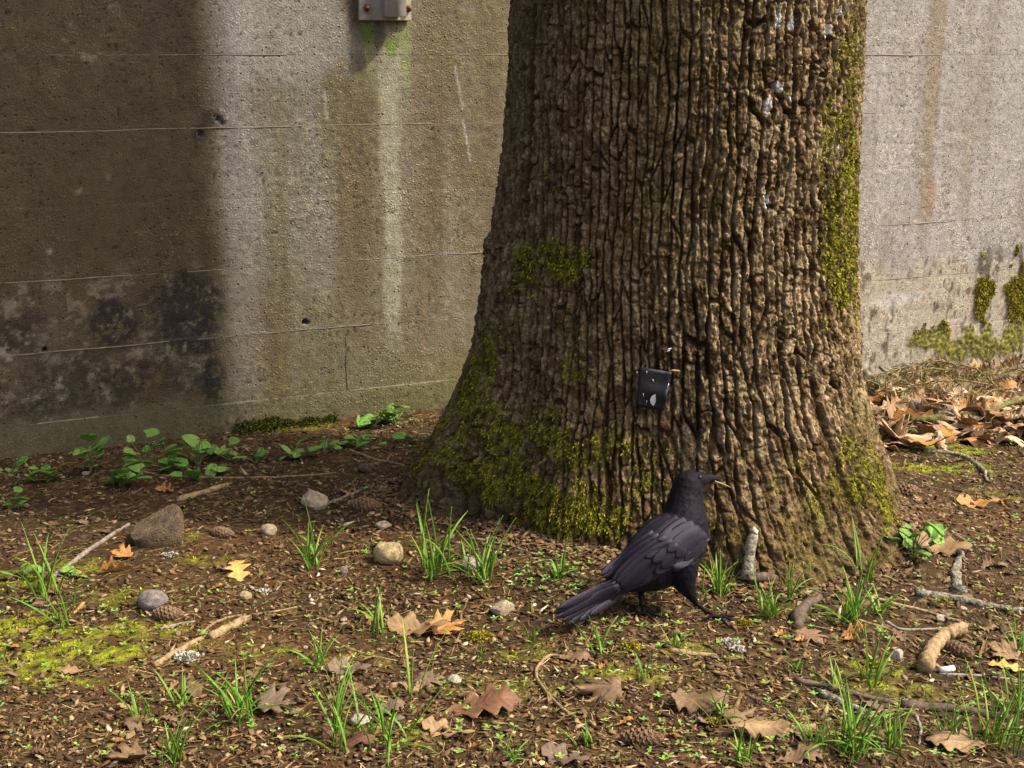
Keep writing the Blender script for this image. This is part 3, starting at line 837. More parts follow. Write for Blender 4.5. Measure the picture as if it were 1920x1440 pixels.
md = raw.modifiers.new('r', 'REMESH'); md.mode = 'VOXEL'; md.voxel_size = 0.0019; md.use_smooth_shade = True
ms_ = raw.modifiers.new('s', 'SMOOTH'); ms_.iterations = 5; ms_.factor = 0.5
bpy.context.view_layer.update()
ev = raw.evaluated_get(bpy.context.evaluated_depsgraph_get())
body_me = bpy.data.meshes.new_from_object(ev)
body_me.name = 'body'
bpy.data.objects.remove(raw); bpy.data.meshes.remove(me0)
body_me.materials.clear()

def crow_mat(name, base, rough, scale, bstr):
    m, nt, b = nmat(name)
    n = noise(nt, 70, 3, 0.6)
    c = ramp(nt, n, [(0.3, tuple(x * 0.75 for x in base)), (0.7, tuple(x * 1.35 for x in base))])
    nt.links.new(c, b.inputs['Base Color'])
    b.inputs['Roughness'].default_value = rough
    b.inputs['Specular IOR Level'].default_value = 0.36 if 'feather' in name else 0.12
    b.inputs['Sheen Weight'].default_value = 0.05 if 'feather' in name else 0.02
    b.inputs['Sheen Roughness'].default_value = 0.5
    b.inputs['Sheen Tint'].default_value = (0.80, 0.70, 0.95, 1)
    b.inputs['Specular Tint'].default_value = (0.86, 0.78, 1.0, 1)
    tc = nd(nt, 'ShaderNodeTexCoord')
    vo = nd(nt, 'ShaderNodeTexVoronoi', Scale=scale)
    nt.links.new(tc.outputs['Object'], vo.inputs['Vector'])
    n2 = noise(nt, scale * 4, 2, 0.6)
    mx = nd(nt, 'ShaderNodeMath', operation='ADD')
    nt.links.new(vo.outputs['Distance'], mx.inputs[0]); nt.links.new(n2, mx.inputs[1])
    bump(nt, b, mx.outputs[0], bstr, 0.004)
    return m
M_crow = crow_mat('crow_plumage', (0.0048, 0.0038, 0.0050), 0.6, 90, 0.5)
M_feather = crow_mat('crow_feather', (0.0050, 0.0038, 0.0070), 0.45, 420, 0.30)
M_bill, nt, b = nmat('crow_bill'); b.inputs['Base Color'].default_value = (0.007, 0.006, 0.006, 1); b.inputs['Roughness'].default_value = 0.7; b.inputs['Specular IOR Level'].default_value = 0.12
crow = link('crow', None, label='black crow striding to the right in front of the oak base', cat='bird', loc=(ff.x, ff.y, 0))
off = Vector((-ff.x, -ff.y, 0))
body = link('body', body_me, M_crow)
body.data.polygons.foreach_set('use_smooth', [True] * len(body.data.polygons))
bpy.context.view_layer.update()

def on_body(px, row, Yd, lift):
    """point on the crow's surface under a pixel (or at depth Yd where there is none), lifted towards the outside"""
    tgt = wp(px, row, 2.65)
    d = (tgt - CAM).normalized()
    hit, loc, nor, _ = body.ray_cast(CAM, d)
    if hit: return loc - d * lift, True
    return wp(px, row, Yd) - d * lift, False

def feather(a, b, w, lift, Ya, Yb, name, parent, mat, n=12, curve=0.0, tip=0.55, shaft=True, conform=None):
    """one feather lying over the body from pixel a to pixel b; w is its width in pixels"""
    ax, ay = a; bx, by = b
    L = math.hypot(bx - ax, by - ay); nx, ny = -(by - ay) / L, (bx - ax) / L
    V = []; Q = []
    prevd = None
    m = 7
    depths = []
    rows = []
    for i in range(n + 1):
        t = i / n
        wid = w * (0.55 + 0.45 * min(1, t / 0.25)) * (1 if t < tip else math.sqrt(max(0.0, 1 - ((t - tip) / (1 - tip)) ** 2)) * 0.96 + 0.04)
        bow = curve * 4 * t * (1 - t)
        rows.append([(ax + (bx - ax) * t + nx * (bow + wid * 0.5 * s), ay + (by - ay) * t + ny * (bow + wid * 0.5 * s), t, s) for s in np.linspace(-1, 1, m)])
    # centre line depth, smoothed so the feather stays a gently curved blade
    cd = []
    for r in rows:
        p, hit = on_body(r[m // 2][0], r[m // 2][1], Ya + (Yb - Ya) * r[0][2], 0)
        cd.append(p.y)
    cd = np.array(cd)
    for _ in range(6): cd[1:-1] = (cd[:-2] + cd[1:-1] * 2 + cd[2:]) / 4
    for i, r in enumerate(rows):
        for (x, y, t, s) in r:
            p = wp(x, y, cd[i] + 0.0018 * (w / 20.0) * s * s)
            d = (p - CAM).normalized()
            if conform is not None:                      # small body feathers hug the body, rising over the ones below
                q_, hit = on_body(x, y, cd[i], 0)
                if hit: p = p.lerp(q_, 0.85)
                lift = conform[0] + (conform[1] - conform[0]) * t
            V.append(p - d * (lift + 0.0005 * (1 - s * s)))
    for i in range(n):
        for j in range(m - 1):
            Q.append((i * m + j, i * m + j + 1, (i + 1) * m + j + 1, (i + 1) * m + j))
    bmf = bmesh.new()
    vs = [bmf.verts.new(v + off) for v in V]
    for q in Q: bmf.faces.new([vs[k] for k in q])
    thicken(bmf, 0.0004)
    return link(name, bm_mesh(name, bmf), mat, parent)

# near wing: layers from the back ones to the front ones
wing = link('wing', None, parent=crow)
FE = []
prim = [((1300, 1052), (1168, 1108), 13), ((1298, 1046), (1180, 1106), 13), ((1296, 1040), (1190, 1104), 13), ((1294, 1034), (1200, 1100), 14)]
for k, (a, b, w) in enumerate(prim): feather(a, b, w, 0.004 + 0.0012 * k, 2.61, 2.575, 'flight_feather', wing, M_feather, curve=4)
sec = [((1285, 1030), (1160, 1112), 26), ((1272, 1022), (1158, 1104), 26), ((1262, 1014), (1152, 1096), 26), ((1250, 1008), (1146, 1092), 24)]
for k, (a, b, w) in enumerate(sec): feather(a, b, w, 0.0075 + 0.0004 * k, 2.63, 2.572, 'flight_feather', wing, M_feather, curve=3)
ter = [((1236, 1004), (1128, 1084), 24), ((1226, 998), (1124, 1080), 22)]
for k, (a, b, w) in enumerate(ter): feather(a, b, w, 0.0105 + 0.0004 * k, 2.64, 2.572, 'tertial_feather', wing, M_feather, curve=-2)
cov = [((1306, 1030), (1226, 1076), 26), ((1312, 1016), (1238, 1066), 28), ((1300, 1008), (1222, 1056), 28), ((1288, 1002), (1208, 1046), 28), ((1318, 1024), (1262, 1072), 22)]
for k, (a, b, w) in enumerate(cov): feather(a, b, w, 0.0, 2.65, 2.62, 'covert_feather', wing, M_feather, curve=2, tip=.45, conform=(.003, .0105 + .0003 * k))
cov2 = [((1324, 1000), (1266, 1046), 26), ((1314, 990), (1250, 1036), 28), ((1302, 982), (1236, 1026), 28), ((1328, 1006), (1284, 1052), 20)]
for k, (a, b, w) in enumerate(cov2): feather(a, b, w, 0.0, 2.66, 2.64, 'covert_feather', wing, M_feather, curve=2, tip=.45, conform=(.003, .0090 + .0003 * k))
scap = [((1244, 972), (1176, 1034), 24), ((1258, 968), (1194, 1028), 26), ((1272, 970), (1212, 1022), 26), ((1286, 974), (1232, 1014), 24)]
for k, (a, b, w) in enumerate(scap): feather(a, b, w, 0.0, 2.66, 2.63, 'scapular_feather', wing, M_feather, curve=0, tip=.45, conform=(.0025, .0105 + .0003 * k))
# far wing tip showing past the rump
wing2 = link('wing', None, parent=crow)
for k, (a, b, w) in enumerate([((1212, 1002), (1128, 1078), 14), ((1206, 1010), (1132, 1074), 12)]):
    feather(a, b, w, 0.002 + 0.0012 * k, 2.66, 2.60, 'flight_feather', wing2, M_feather)
tail = link('tail', None, parent=crow)
tf = [((1156, 1088), (1046, 1141), 16), ((1158, 1093), (1036, 1150), 17), ((1160, 1098), (1042, 1158), 17), ((1162, 1103), (1053, 1165), 17), ((1164, 1108), (1067, 1170), 17), ((1164, 1112), (1086, 1164), 15), ((1166, 1114), (1106, 1153), 13)]
for k, (a, b, w) in enumerate(tf):
    feather(a, b, w, 0.001 + 0.0016 * (6 - k if k > 2 else k + 3), 2.585, 2.500 + 0.004 * k, 'tail_feather', tail, M_feather, tip=0.68)
# bill, eye
bmb = bmesh.new()
loft(bmb, [(1316, 898, 2.719, 11.5, .011), (1326, 897.5, 2.724, 10, .010), (1335, 897, 2.728, 8, .008), (1343, 898, 2.731, 5.2, .0052), (1350, 901, 2.733, 1.6, .0018)], 14)
for v in bmb.verts: v.co += off
link('bill', bm_mesh('bill', bmb), M_bill, crow)
M_eye, nt, b = nmat('eye'); b.inputs['Base Color'].default_value = (0.008, 0.006, 0.005, 1); b.inputs['Roughness'].default_value = 0.08
pe, _ = on_body(1312, 895, 2.71, 0.0)
bme = bmesh.new(); bmesh.ops.create_icosphere(bme, subdivisions=2, radius=0.0042)
for v in bme.verts: v.co = v.co + pe + off
link('eye', bm_mesh('eye', bme), M_eye, crow)
body.parent = crow
body.data.transform(Matrix.Translation(off))
M_straw = rnd_mat('straw', [(0, (0.38, 0.26, 0.10)), (1, (0.40, 0.28, 0.11))], 0.6, 40, 0.2)
V, Q, T = tube([wp(1340, 902, 2.722), wp(1348, 905, 2.724), wp(1357, 908, 2.727), wp(1370, 914, 2.73)], [.0014, .0016, .0013, .0007], 7)
link('straw', np_mesh('straw', V, Q=Q, T=T), M_straw, label="short pale straw held in the crow's bill", cat='straw')

# ------------------------------------------------------------------ things fixed to the trunk and the wall
def trunk_hit(px, row, lift=0.0):
    d = (wp(px, row, 3.0) - CAM).normalized()
    o = CAM - Vector(tree.location)
    hit, loc, nor, _ = trunk.ray_cast(o, d)
    if not hit: return None
    return loc + Vector(tree.location) - d * lift
bpy.context.view_layer.update()
M_tape, nt, b = nmat('black_rubber')
b.inputs['Base Color'].default_value = (0.009, 0.008, 0.010, 1); b.inputs['Roughness'].default_value = 0.5; b.inputs['Specular IOR Level'].default_value = 0.3
bump(nt, b, noise(nt, 60, 3, 0.6), 0.25, 0.004)
tagc = trunk_hit(1226, 730)
tag_o = link('tree_tag', None, label='black rubber tag with a pale half disc stapled to the trunk', cat='tag', loc=tagc)
qa = [(1199, 688), (1260, 698), (1245, 770), (1192, 762)]
plane = []
ycen = min(filter(None, [trunk_hit(x, y) for x, y in qa + [(1226, 730)]]), key=lambda p: p.y).y - 0.006
bmq = bmesh.new()
NU, NV = 11, 13
gridv = []
for j in range(NV):
    for i in range(NU):
        u_, v_ = i / (NU - 1), j / (NV - 1)
        x = (qa[0][0] * (1 - u_) + qa[1][0] * u_) * (1 - v_) + (qa[3][0] * (1 - u_) + qa[2][0] * u_) * v_
        y = (qa[0][1] * (1 - u_) + qa[1][1] * u_) * (1 - v_) + (qa[3][1] * (1 - u_) + qa[2][1] * u_) * v_
        buck = 0.010 * math.exp(-((v_ - 0.52 - 0.1 * u_) / 0.16) ** 2) * u_ + 0.004 * math.sin(u_ * 5 + v_ * 3)
        p = wp(x, y, ycen - buck - 0.012 * (u_ - 0.5) + 0.02 * (0.5 - v_) * 0.6)
        gridv.append(bmq.verts.new(p - tagc))
for j in range(NV - 1):
    for i in range(NU - 1):
        bmq.faces.new((gridv[j * NU + i], gridv[j * NU + i + 1], gridv[(j + 1) * NU + i + 1], gridv[(j + 1) * NU + i]))
tag_pts = [v.co + tagc for v in gridv]
thicken(bmq, 0.002)
link('flap', bm_mesh('flap', bmq), M_tape, tag_o)
def tag_at(px, row, lift):
    best = min(tag_pts, key=lambda p: (to_px(*p)[0] - px) ** 2 + (to_px(*p)[1] - row) ** 2)
    return wp(px, row, best.y - lift)
M_disc = rnd_mat('pale_plastic', [(0, (0.50, 0.46, 0.40)), (1, (0.52, 0.48, 0.42))], 0.5, 30, 0.12, bstr=0.1)
ring = [(1238.5, 738), (1233, 738), (1227, 740), (1221.5, 744), (1219, 750), (1220, 756), (1224, 760.5), (1229, 763), (1231, 757), (1233, 750), (1236, 743)]
bmd = bmesh.new()
f = bmd.faces.new([bmd.verts.new(tag_at(1228, 750, 0.004) + (wp(x, y, ycen) - wp(1228, 750, ycen)) - tagc) for x, y in ring])
thicken(bmd, 0.0015)
link('half_disc', bm_mesh('half_disc', bmd, False), M_disc, tag_o)
M_steel = rnd_mat('staple_steel', [(0, (0.55, 0.54, 0.52)), (1, (0.60, 0.58, 0.56))], 0.35, 40, 0.15, bstr=0)
M_steel.node_tree.nodes['Principled BSDF'].inputs['Metallic'].default_value = 0.8
for (ax, ay, bx, by) in ((1212.5, 696, 1213, 701), (1224, 711, 1225.5, 718), (1251, 729, 1254, 719), (1206, 738, 1207, 744), (1211, 759, 1213, 751), (1194, 696, 1195, 700)):
    V, Q, T = tube([tag_at(ax, ay, 0.003) - tagc, tag_at(bx, by, 0.003) - tagc], [.0007, .0007], 6)
    link('staple', np_mesh('staple', V, Q=Q, T=T), M_steel, tag_o)
for k, (ax, ay, bx, by) in enumerate(((1246, 656, 1259, 653), (1246, 660, 1256, 657))):
    pm = trunk_hit(0.5 * (ax + bx), 0.5 * (ay + by))
    a = wp(ax, ay, pm.y - 0.006); b_ = wp(bx, by, pm.y - 0.006)
    V, Q, T = tube([a + Vector((0, .012, 0)), a, b_, b_ + Vector((0, .012, 0))], [.0008] * 4, 6)
    link('wire_staple', np_mesh('wire_staple', V, Q=Q, T=T), M_steel, label=('upper' if k == 0 else 'lower') + ' of two small bright wire staples in the bark above the tag', cat='staple', group='staples above the tag')
pm = trunk_hit(1266, 695)
V, Q, T = tube([wp(1256, 695, pm.y - .008), wp(1264, 694.5, pm.y - .010), wp(1276, 695.5, pm.y - .004)], [.0016, .0026, .0010], 6)
link('wood_splinter', np_mesh('wood_splinter', V, Q=Q, T=T), M_straw, label='pale wood splinter at the upper right corner of the black tag', cat='splinter')

# bracket with a steel post foot on the wall
M_galv = rnd_mat('galvanised_steel', [(0, (0.52, 0.50, 0.49)), (1, (0.54, 0.52, 0.51))], 0.34, 25, 0.2, 80, 0.15, 0.001, 0.5)
M_galv.node_tree.nodes['Principled BSDF'].inputs['Metallic'].default_value = 0.6
M_plate = rnd_mat('painted_plate', [(0, (0.40, 0.36, 0.28)), (1, (0.42, 0.38, 0.30))], 0.55, 30, 0.25, 90, 0.2, 0.001)
M_rust = rnd_mat('rusty_bolt', [(0, (0.16, 0.07, 0.035)), (1, (0.18, 0.085, 0.045))], 0.8, 60, 0.4)
sl, zb = wpx(671, 38); sr, _ = wpx(768, 38)
brk = link('wall_bracket', None, label='grey steel post on a bolted base plate high on the wall', cat='bracket', loc=wpos((sl + sr) / 2, zb))
brk.rotation_euler = (0, 0, WS)
wd = sr - sl
def box_mesh(name, x0, x1, y0, y1, z0, z1, bev=0.0015):
    b_ = bmesh.new(); bmesh.ops.create_cube(b_, size=1.0)
    for v in b_.verts: v.co = Vector(((x0 + x1) / 2 + v.co.x * (x1 - x0), (y0 + y1) / 2 + v.co.y * (y1 - y0), (z0 + z1) / 2 + v.co.z * (z1 - z0)))
    bmesh.ops.bevel(b_, geom=b_.edges[:], offset=bev, segments=2, affect='EDGES')
    return bm_mesh(name, b_, False)
link('base_plate', box_mesh('base_plate', -wd / 2, wd / 2, -0.0165, -0.006, 0, 0.16), M_plate, brk)
link('gasket', box_mesh('gasket', -wd / 2 + .003, wd / 2 - .003, -0.006, 0.004, 0.003, 0.157, 0.001), M_tape, brk)
pxl, _ = wpx(708, 20); pxr, _ = wpx(752, 20)
pc = (pxl + pxr) / 2 - (sl + sr) / 2; pr_ = (pxr - pxl) / 2 * 0.96
V, Q, T = tube([(pc, -0.0445, 0.010), (pc, -0.0445, 0.012), (pc, -0.0445, 0.3), (pc, -0.0445, 1.15)], [pr_ - .002, pr_, pr_, pr_], 28)
link('post', np_mesh('post', V, Q=Q, T=T), M_galv, brk)
link('weld_web', box_mesh('weld_web', pc - 0.012, pc + 0.012, -0.040, -0.0168, 0.02, 0.15), M_galv, brk)
for (x, z) in ((-wd / 2 + 0.022, 0.036), (wd / 2 - 0.010, 0.036), (-wd / 2 + 0.022, 0.125), (wd / 2 - 0.010, 0.125)):
    V, Q, T = tube([(x, -0.0168, z), (x, -0.028, z)], [.0105, .0100], 6)
    bo = link('bolt', np_mesh('bolt', V, Q=Q, T=T, smooth=False), M_rust, brk)
    V, Q, T = tube([(x, -0.0282, z), (x, -0.037, z)], [.0055, .0050], 10)
    link('bolt_end', np_mesh('bolt_end', V, Q=Q, T=T), M_rust, bo)

# ------------------------------------------------------------------ loose things on the ground
RNG = random.Random(77)
nrs = np.random.default_rng(77)

# ---- rocks
M_rock = {
    'brown': rnd_mat('brown_stone', [(0, (0.17, 0.115, 0.068)), (1, (0.19, 0.13, 0.08))], 0.9, 3, 0.5, 14, 0.7, 0.06),
    'tan': rnd_mat('tan_stone', [(0, (0.44, 0.34, 0.23)), (1, (0.46, 0.36, 0.25))], 0.88, 3.2, 0.5, 12, 0.6, 0.06),
    'yellow': rnd_mat('yellow_stone', [(0, (0.44, 0.34, 0.16)), (1, (0.46, 0.36, 0.18))], 0.88, 3.2, 0.5, 12, 0.6, 0.06),
    'grey': rnd_mat('grey_stone', [(0, (0.24, 0.20, 0.185)), (1, (0.26, 0.22, 0.20))], 0.88, 3.2, 0.5, 12, 0.6, 0.06),
    'white': rnd_mat('white_stone', [(0, (0.44, 0.38, 0.30)), (1, (0.50, 0.43, 0.34))], 0.88, 3.2, 0.5, 12, 0.6, 0.06),
    'pebble': rnd_mat('pebble_stone', [(0, (0.30, 0.22, 0.14)), (0.25, (0.24, 0.17, 0.11)), (0.5, (0.40, 0.32, 0.22)), (0.7, (0.22, 0.19, 0.17)), (0.85, (0.34, 0.20, 0.11)), (1, (0.48, 0.42, 0.33))], 0.88, 3.2, 0.5, 12, 0.6, 0.06),
}
def rock_mesh(name, seed, sub=3, amp=0.18, facets=5, flat=0.3):
    b_ = bmesh.new(); bmesh.ops.create_icosphere(b_, subdivisions=sub, radius=1.0)
    rr = random.Random(seed)
    planes = []
    for _ in range(facets):
        n = Vector((rr.gauss(0, 1), rr.gauss(0, 1), rr.gauss(0, 0.8))).normalized(); planes.append((n, rr.uniform(0.62, 0.9)))
    C = np.array([tuple(v.co) for v in b_.verts])
    d = amp * (fbm(C[:, 0] * 1.3 + seed, C[:, 1] * 1.3 + C[:, 2] * 0.9, 3, seed) + 0.5 * fbm(C[:, 2] * 2.2 + seed, C[:, 0] * 2 - C[:, 1], 3, seed + 1))
    for v, k in zip(b_.verts, d):
        p = v.co * (1 + float(k))
        for n, h in planes:
            o = p.dot(n) - h
            if o > 0: p -= n * o * 0.85
        v.co = p
    return bm_mesh(name, b_)
def rock(px, row, wpx_, hpx, mat, label, seed, name='stone', yaw=0.0, sink=0.25, cat='stone', sub=4, me=None, depth=0.85, tilt=0.0, facets=5):
    g = gp(px, row + hpx * 0.42)
    k = ppm(row + hpx * 0.4)
    w = wpx_ / k / 2; h = hpx / k / 2
    me = me or rock_mesh(name, seed, sub, 0.16, facets)
    o = link(name, me, mat, label=label, cat=cat)
    o.location = g + Vector((0, w * depth * 0.4, h * (1 - sink)))
    o.scale = (w, w * depth, h * 1.15)
    o.rotation_euler = (0, tilt, yaw)
    return o
# the big brown stone keeps its own wedge shape: slanting flat top, high corner at the right, rounded nose at the left
b_ = bmesh.new(); bmesh.ops.create_icosphere(b_, subdivisions=5, radius=1.0)
C = np.array([tuple(v.co) for v in b_.verts])
pw = 0.62
C = np.sign(C) * np.abs(C) ** pw
C[:, 0] *= 1.0; 
C[:, 2] = np.minimum(C[:, 2], 0.45 + 0.42 * C[:, 0] + 0.10 * fbm(C[:, 0] * 2, C[:, 1] * 2, 3, 3))
C[:, 0] = np.where(C[:, 0] < 0, C[:, 0] * (1 - 0.25 * np.maximum(-C[:, 2], 0)), C[:, 0] * (0.92 + 0.10 * C[:, 2]))
C *= (1 + 0.05 * fbm(C[:, 0] * 2 + 1, C[:, 1] * 2 + C[:, 2] * 1.7, 3, 4) + 0.015 * fbm(C[:, 0] * 9, C[:, 1] * 9 + C[:, 2] * 7, 3, 5))[:, None]
for v, c in zip(b_.verts, C): v.co = Vector(c)
big = link('stone', bm_mesh('stone', b_), M_rock['brown'], label='largest stone, brown and wedge shaped, on the left in front of the wall', cat='stone')
g = gp(293, 1024); k = ppm(1010)
big.location = g + Vector((0.0, 0.035, 0.030)); big.scale = (50 / k, 38 / k, 42 / k); big.rotation_euler = (0.12, -0.10, 0.25)
rock(589, 940, 52, 38, M_rock['tan'], 'pale tan angular stone behind the grass tuft on the left', 14, facets=8, sink=0.2, yaw=0.3)
rock(727, 1041, 55, 38, M_rock['yellow'], 'rounded yellowish stone left of the two tall grass tufts', 5, facets=1, sink=0.12)
rock(284, 1128, 54, 36, M_rock['grey'], 'smooth grey oval pebble above the fir cone on the left', 7, facets=0, sink=0.2, name='pebble', cat='pebble')
rock(942, 1142, 46, 24, M_rock['tan'], 'flat pinkish pebble left of the tip of the tail of the crow', 9, facets=2, name='pebble', cat='pebble')
rock(880, 1058, 34, 26, M_rock['white'], 'pale pebble behind the right one of the two tall grass tufts', 10, facets=3, name='pebble', cat='pebble')
rock(1682, 1230, 30, 24, M_rock['white'], 'chalk white pebble left of the thick curved stick', 11, facets=6, name='pebble', cat='pebble')
rock(1763, 1160, 21, 13, M_rock['white'], 'small white oval pebble below the long tan twig on the right', 12, facets=1, name='pebble', cat='pebble')
rock(1562, 1072, 24, 17, M_rock['tan'], 'pinkish pebble touching the front of the trunk base', 13, facets=2, name='pebble', cat='pebble')
rock(503, 995, 32, 20, M_rock['tan'], 'small brownish pebble left of the leftmost tall grass tuft', 15, facets=3, name='pebble', cat='pebble')
rock(718, 986, 30, 14, M_rock['tan'], 'small flat pebble by the left root of the tree', 16, facets=2, name='pebble', cat='pebble')
rock(460, 1118, 28, 16, M_rock['yellow'], 'small pale square pebble below the yellow oak leaf', 17, facets=7, name='pebble', cat='pebble')
rock(644, 1070, 17, 15, M_rock['grey'], 'tiny blue grey pebble below the rounded yellowish stone', 18, facets=1, name='pebble', cat='pebble')
rock(851, 1276, 30, 17, M_rock['white'], 'pale grey pebble above the large crumpled brown leaf', 19, facets=4, name='pebble', cat='pebble')
rock(686, 878, 34, 14, M_rock['brown'], 'flat brown pebble in the shade left of the trunk', 20, facets=3, name='pebble', cat='pebble')
rock(675, 1352, 42, 24, M_rock['white'], 'cream coloured pebble among grass at the bottom left', 22, facets=4, name='pebble', cat='pebble')
PEB = [rock_mesh('pebble', 200 + i, 2, 0.2, 3) for i in range(10)]
def scatter_px(n, regs, seed):
    rr = random.Random(seed); out = []
    while len(out) < n:
        x0, y0, x1, y1, w = rr.choices(regs, [r[4] for r in regs])[0]
        px, row = rr.uniform(x0, x1), rr.uniform(y0, y1)
        g = gp(px, row)
        d = np.array((g.x, g.y)) - TC
        th = math.atan2(d[1], d[0])
        if np.hypot(*d) < float(trunk_r(np.array(th), np.array(0.02))) + 0.02: continue
        if (np.array((g.x, g.y)) - WO) @ WN < 0.03: continue
        out.append((px, row, g))
    return out
REG = [(0, 930, 960, 1435, 4), (960, 1090, 1920, 1435, 3.4), (0, 880, 720, 960, 0.8), (1700, 850, 1920, 1120, 2.6), (400, 820, 720, 900, .4)]
PB = []
PEB_PTS = scatter_px(190, REG, 5)
for i, (px, row, g) in enumerate(PEB_PTS):
    o = link('pebble', PEB[i % 10], M_rock['pebble'], label='small loose pebble lying on the dark soil', cat='pebble', group='small loose pebbles')
    r = RNG.uniform(4, 10) / ppm(row) * 0.5 * (1.35 if RNG.random() < .15 else 1)
    o.location = g + Vector((0, 0, r * 0.25)); o.scale = (r * RNG.uniform(1, 1.5), r * RNG.uniform(.8, 1.2), r * RNG.uniform(.55, .8)); o.rotation_euler = (0, 0, RNG.uniform(0, 6.28)); PB.append((o, px, row))

# ---- wording for the many small things: nearest landmark, side and rank
ANCH = [(293, 1000, 'the largest stone'), (590, 940, 'the pale angular stone'), (727, 1041, 'the rounded yellowish stone'), (284, 1128, 'the smooth grey oval pebble'), (447, 1080, 'the ochre oak leaf'),
        (785, 1188, 'the large curled tan leaf'), (905, 1332, 'the large crumpled leaf'), (815, 1070, 'the two tall grass tufts'), (942, 1142, 'the flat pinkish pebble'), (1040, 1190, 'the tail of the crow'),
        (1206, 1157, 'the left foot of the crow'), (1344, 1163, 'the right foot of the crow'), (1405, 1095, 'the upright stub'), (1518, 1200, 'the five lobed leaf'), (1592, 1168, 'the large trunk side tuft'),
        (1682, 1230, 'the chalk white pebble'), (1770, 1225, 'the thick curved stick'), (1768, 1040, 'the large tan oak leaf'), (1700, 928, 'the grey fir cone'), (1832, 950, 'the dark orange leaf'),
        (1850, 1135, 'the lichen covered branch'), (1885, 1240, 'the pale edge leaf'), (1125, 1304, 'the brown lobed leaf'), (1312, 1330, 'the arched brown leaf'), (1040, 1310, 'the wiry hooked root'),
        (1590, 1326, 'the pale broken stick'), (1862, 1385, 'the tall corner grass'), (1595, 1405, 'the dense bottom grass tuft'), (455, 1340, 'the big dense grass tuft'), (110, 1215, 'the large moss patch'),
        (345, 1216, 'the tan stick by the moss'), (655, 1304, 'the fat fir cone'), (640, 1390, 'the tall bottom grass'), (258, 1362, 'the pale brown corner leaf'), (1078, 1236, 'the torn square leaf piece'),
        (85, 1110, 'the tall left edge grass'), (380, 925, 'the short peeled stick'), (690, 955, 'the fir cone at the root'), (1425, 1382, 'the tan arched leaf'), (1720, 785, 'the lichen crusted branch'),
        (1850, 742, 'the dark rough branch'), (1870, 788, 'the mossy branch'), (1640, 800, 'the sunlit trunk edge'), (1760, 830, 'the short mossy twig'),
        (1690, 708, 'the trunk side boughs'), (1760, 702, 'the bough arch'), (1830, 704, 'the bough tangle'), (1905, 700, 'the right edge boughs')]
RANKS = ('', 'second ', 'third ', 'fourth ', 'fifth ', 'sixth ', 'seventh ', 'eighth ', 'ninth ', 'tenth ', 'eleventh ', 'twelfth ', 'thirteenth ', 'fourteenth ', 'fifteenth ', 'sixteenth ', 'seventeenth ', 'eighteenth ')
def name_by_place(items, what):
    """items: (object, px, row); gives each a label by its nearest landmark, the side of it and its rank in distance"""
    bag = {}
    for o, px, row in items:
        a = min(ANCH, key=lambda q: (q[0] - px) ** 2 + (2.2 * (q[1] - row)) ** 2)
        dx, dy = px - a[0], (row - a[1]) * 2.2
        side = ('right of' if dx > 0 else 'left of') if abs(dx) > abs(dy) else ('in front of' if dy > 0 else 'behind')
        bag.setdefault((side, a[2], what(o)), []).append((math.hypot(dx, dy), o))
    for (side, a, w), L in bag.items():
        for i, (_, o) in enumerate(sorted(L, key=lambda q: q[0])):
            o['label'] = (f'{RANKS[min(i, 17)]}nearest {w} {side} {a}' if len(L) > 1 else f'{w} {side} {a}')

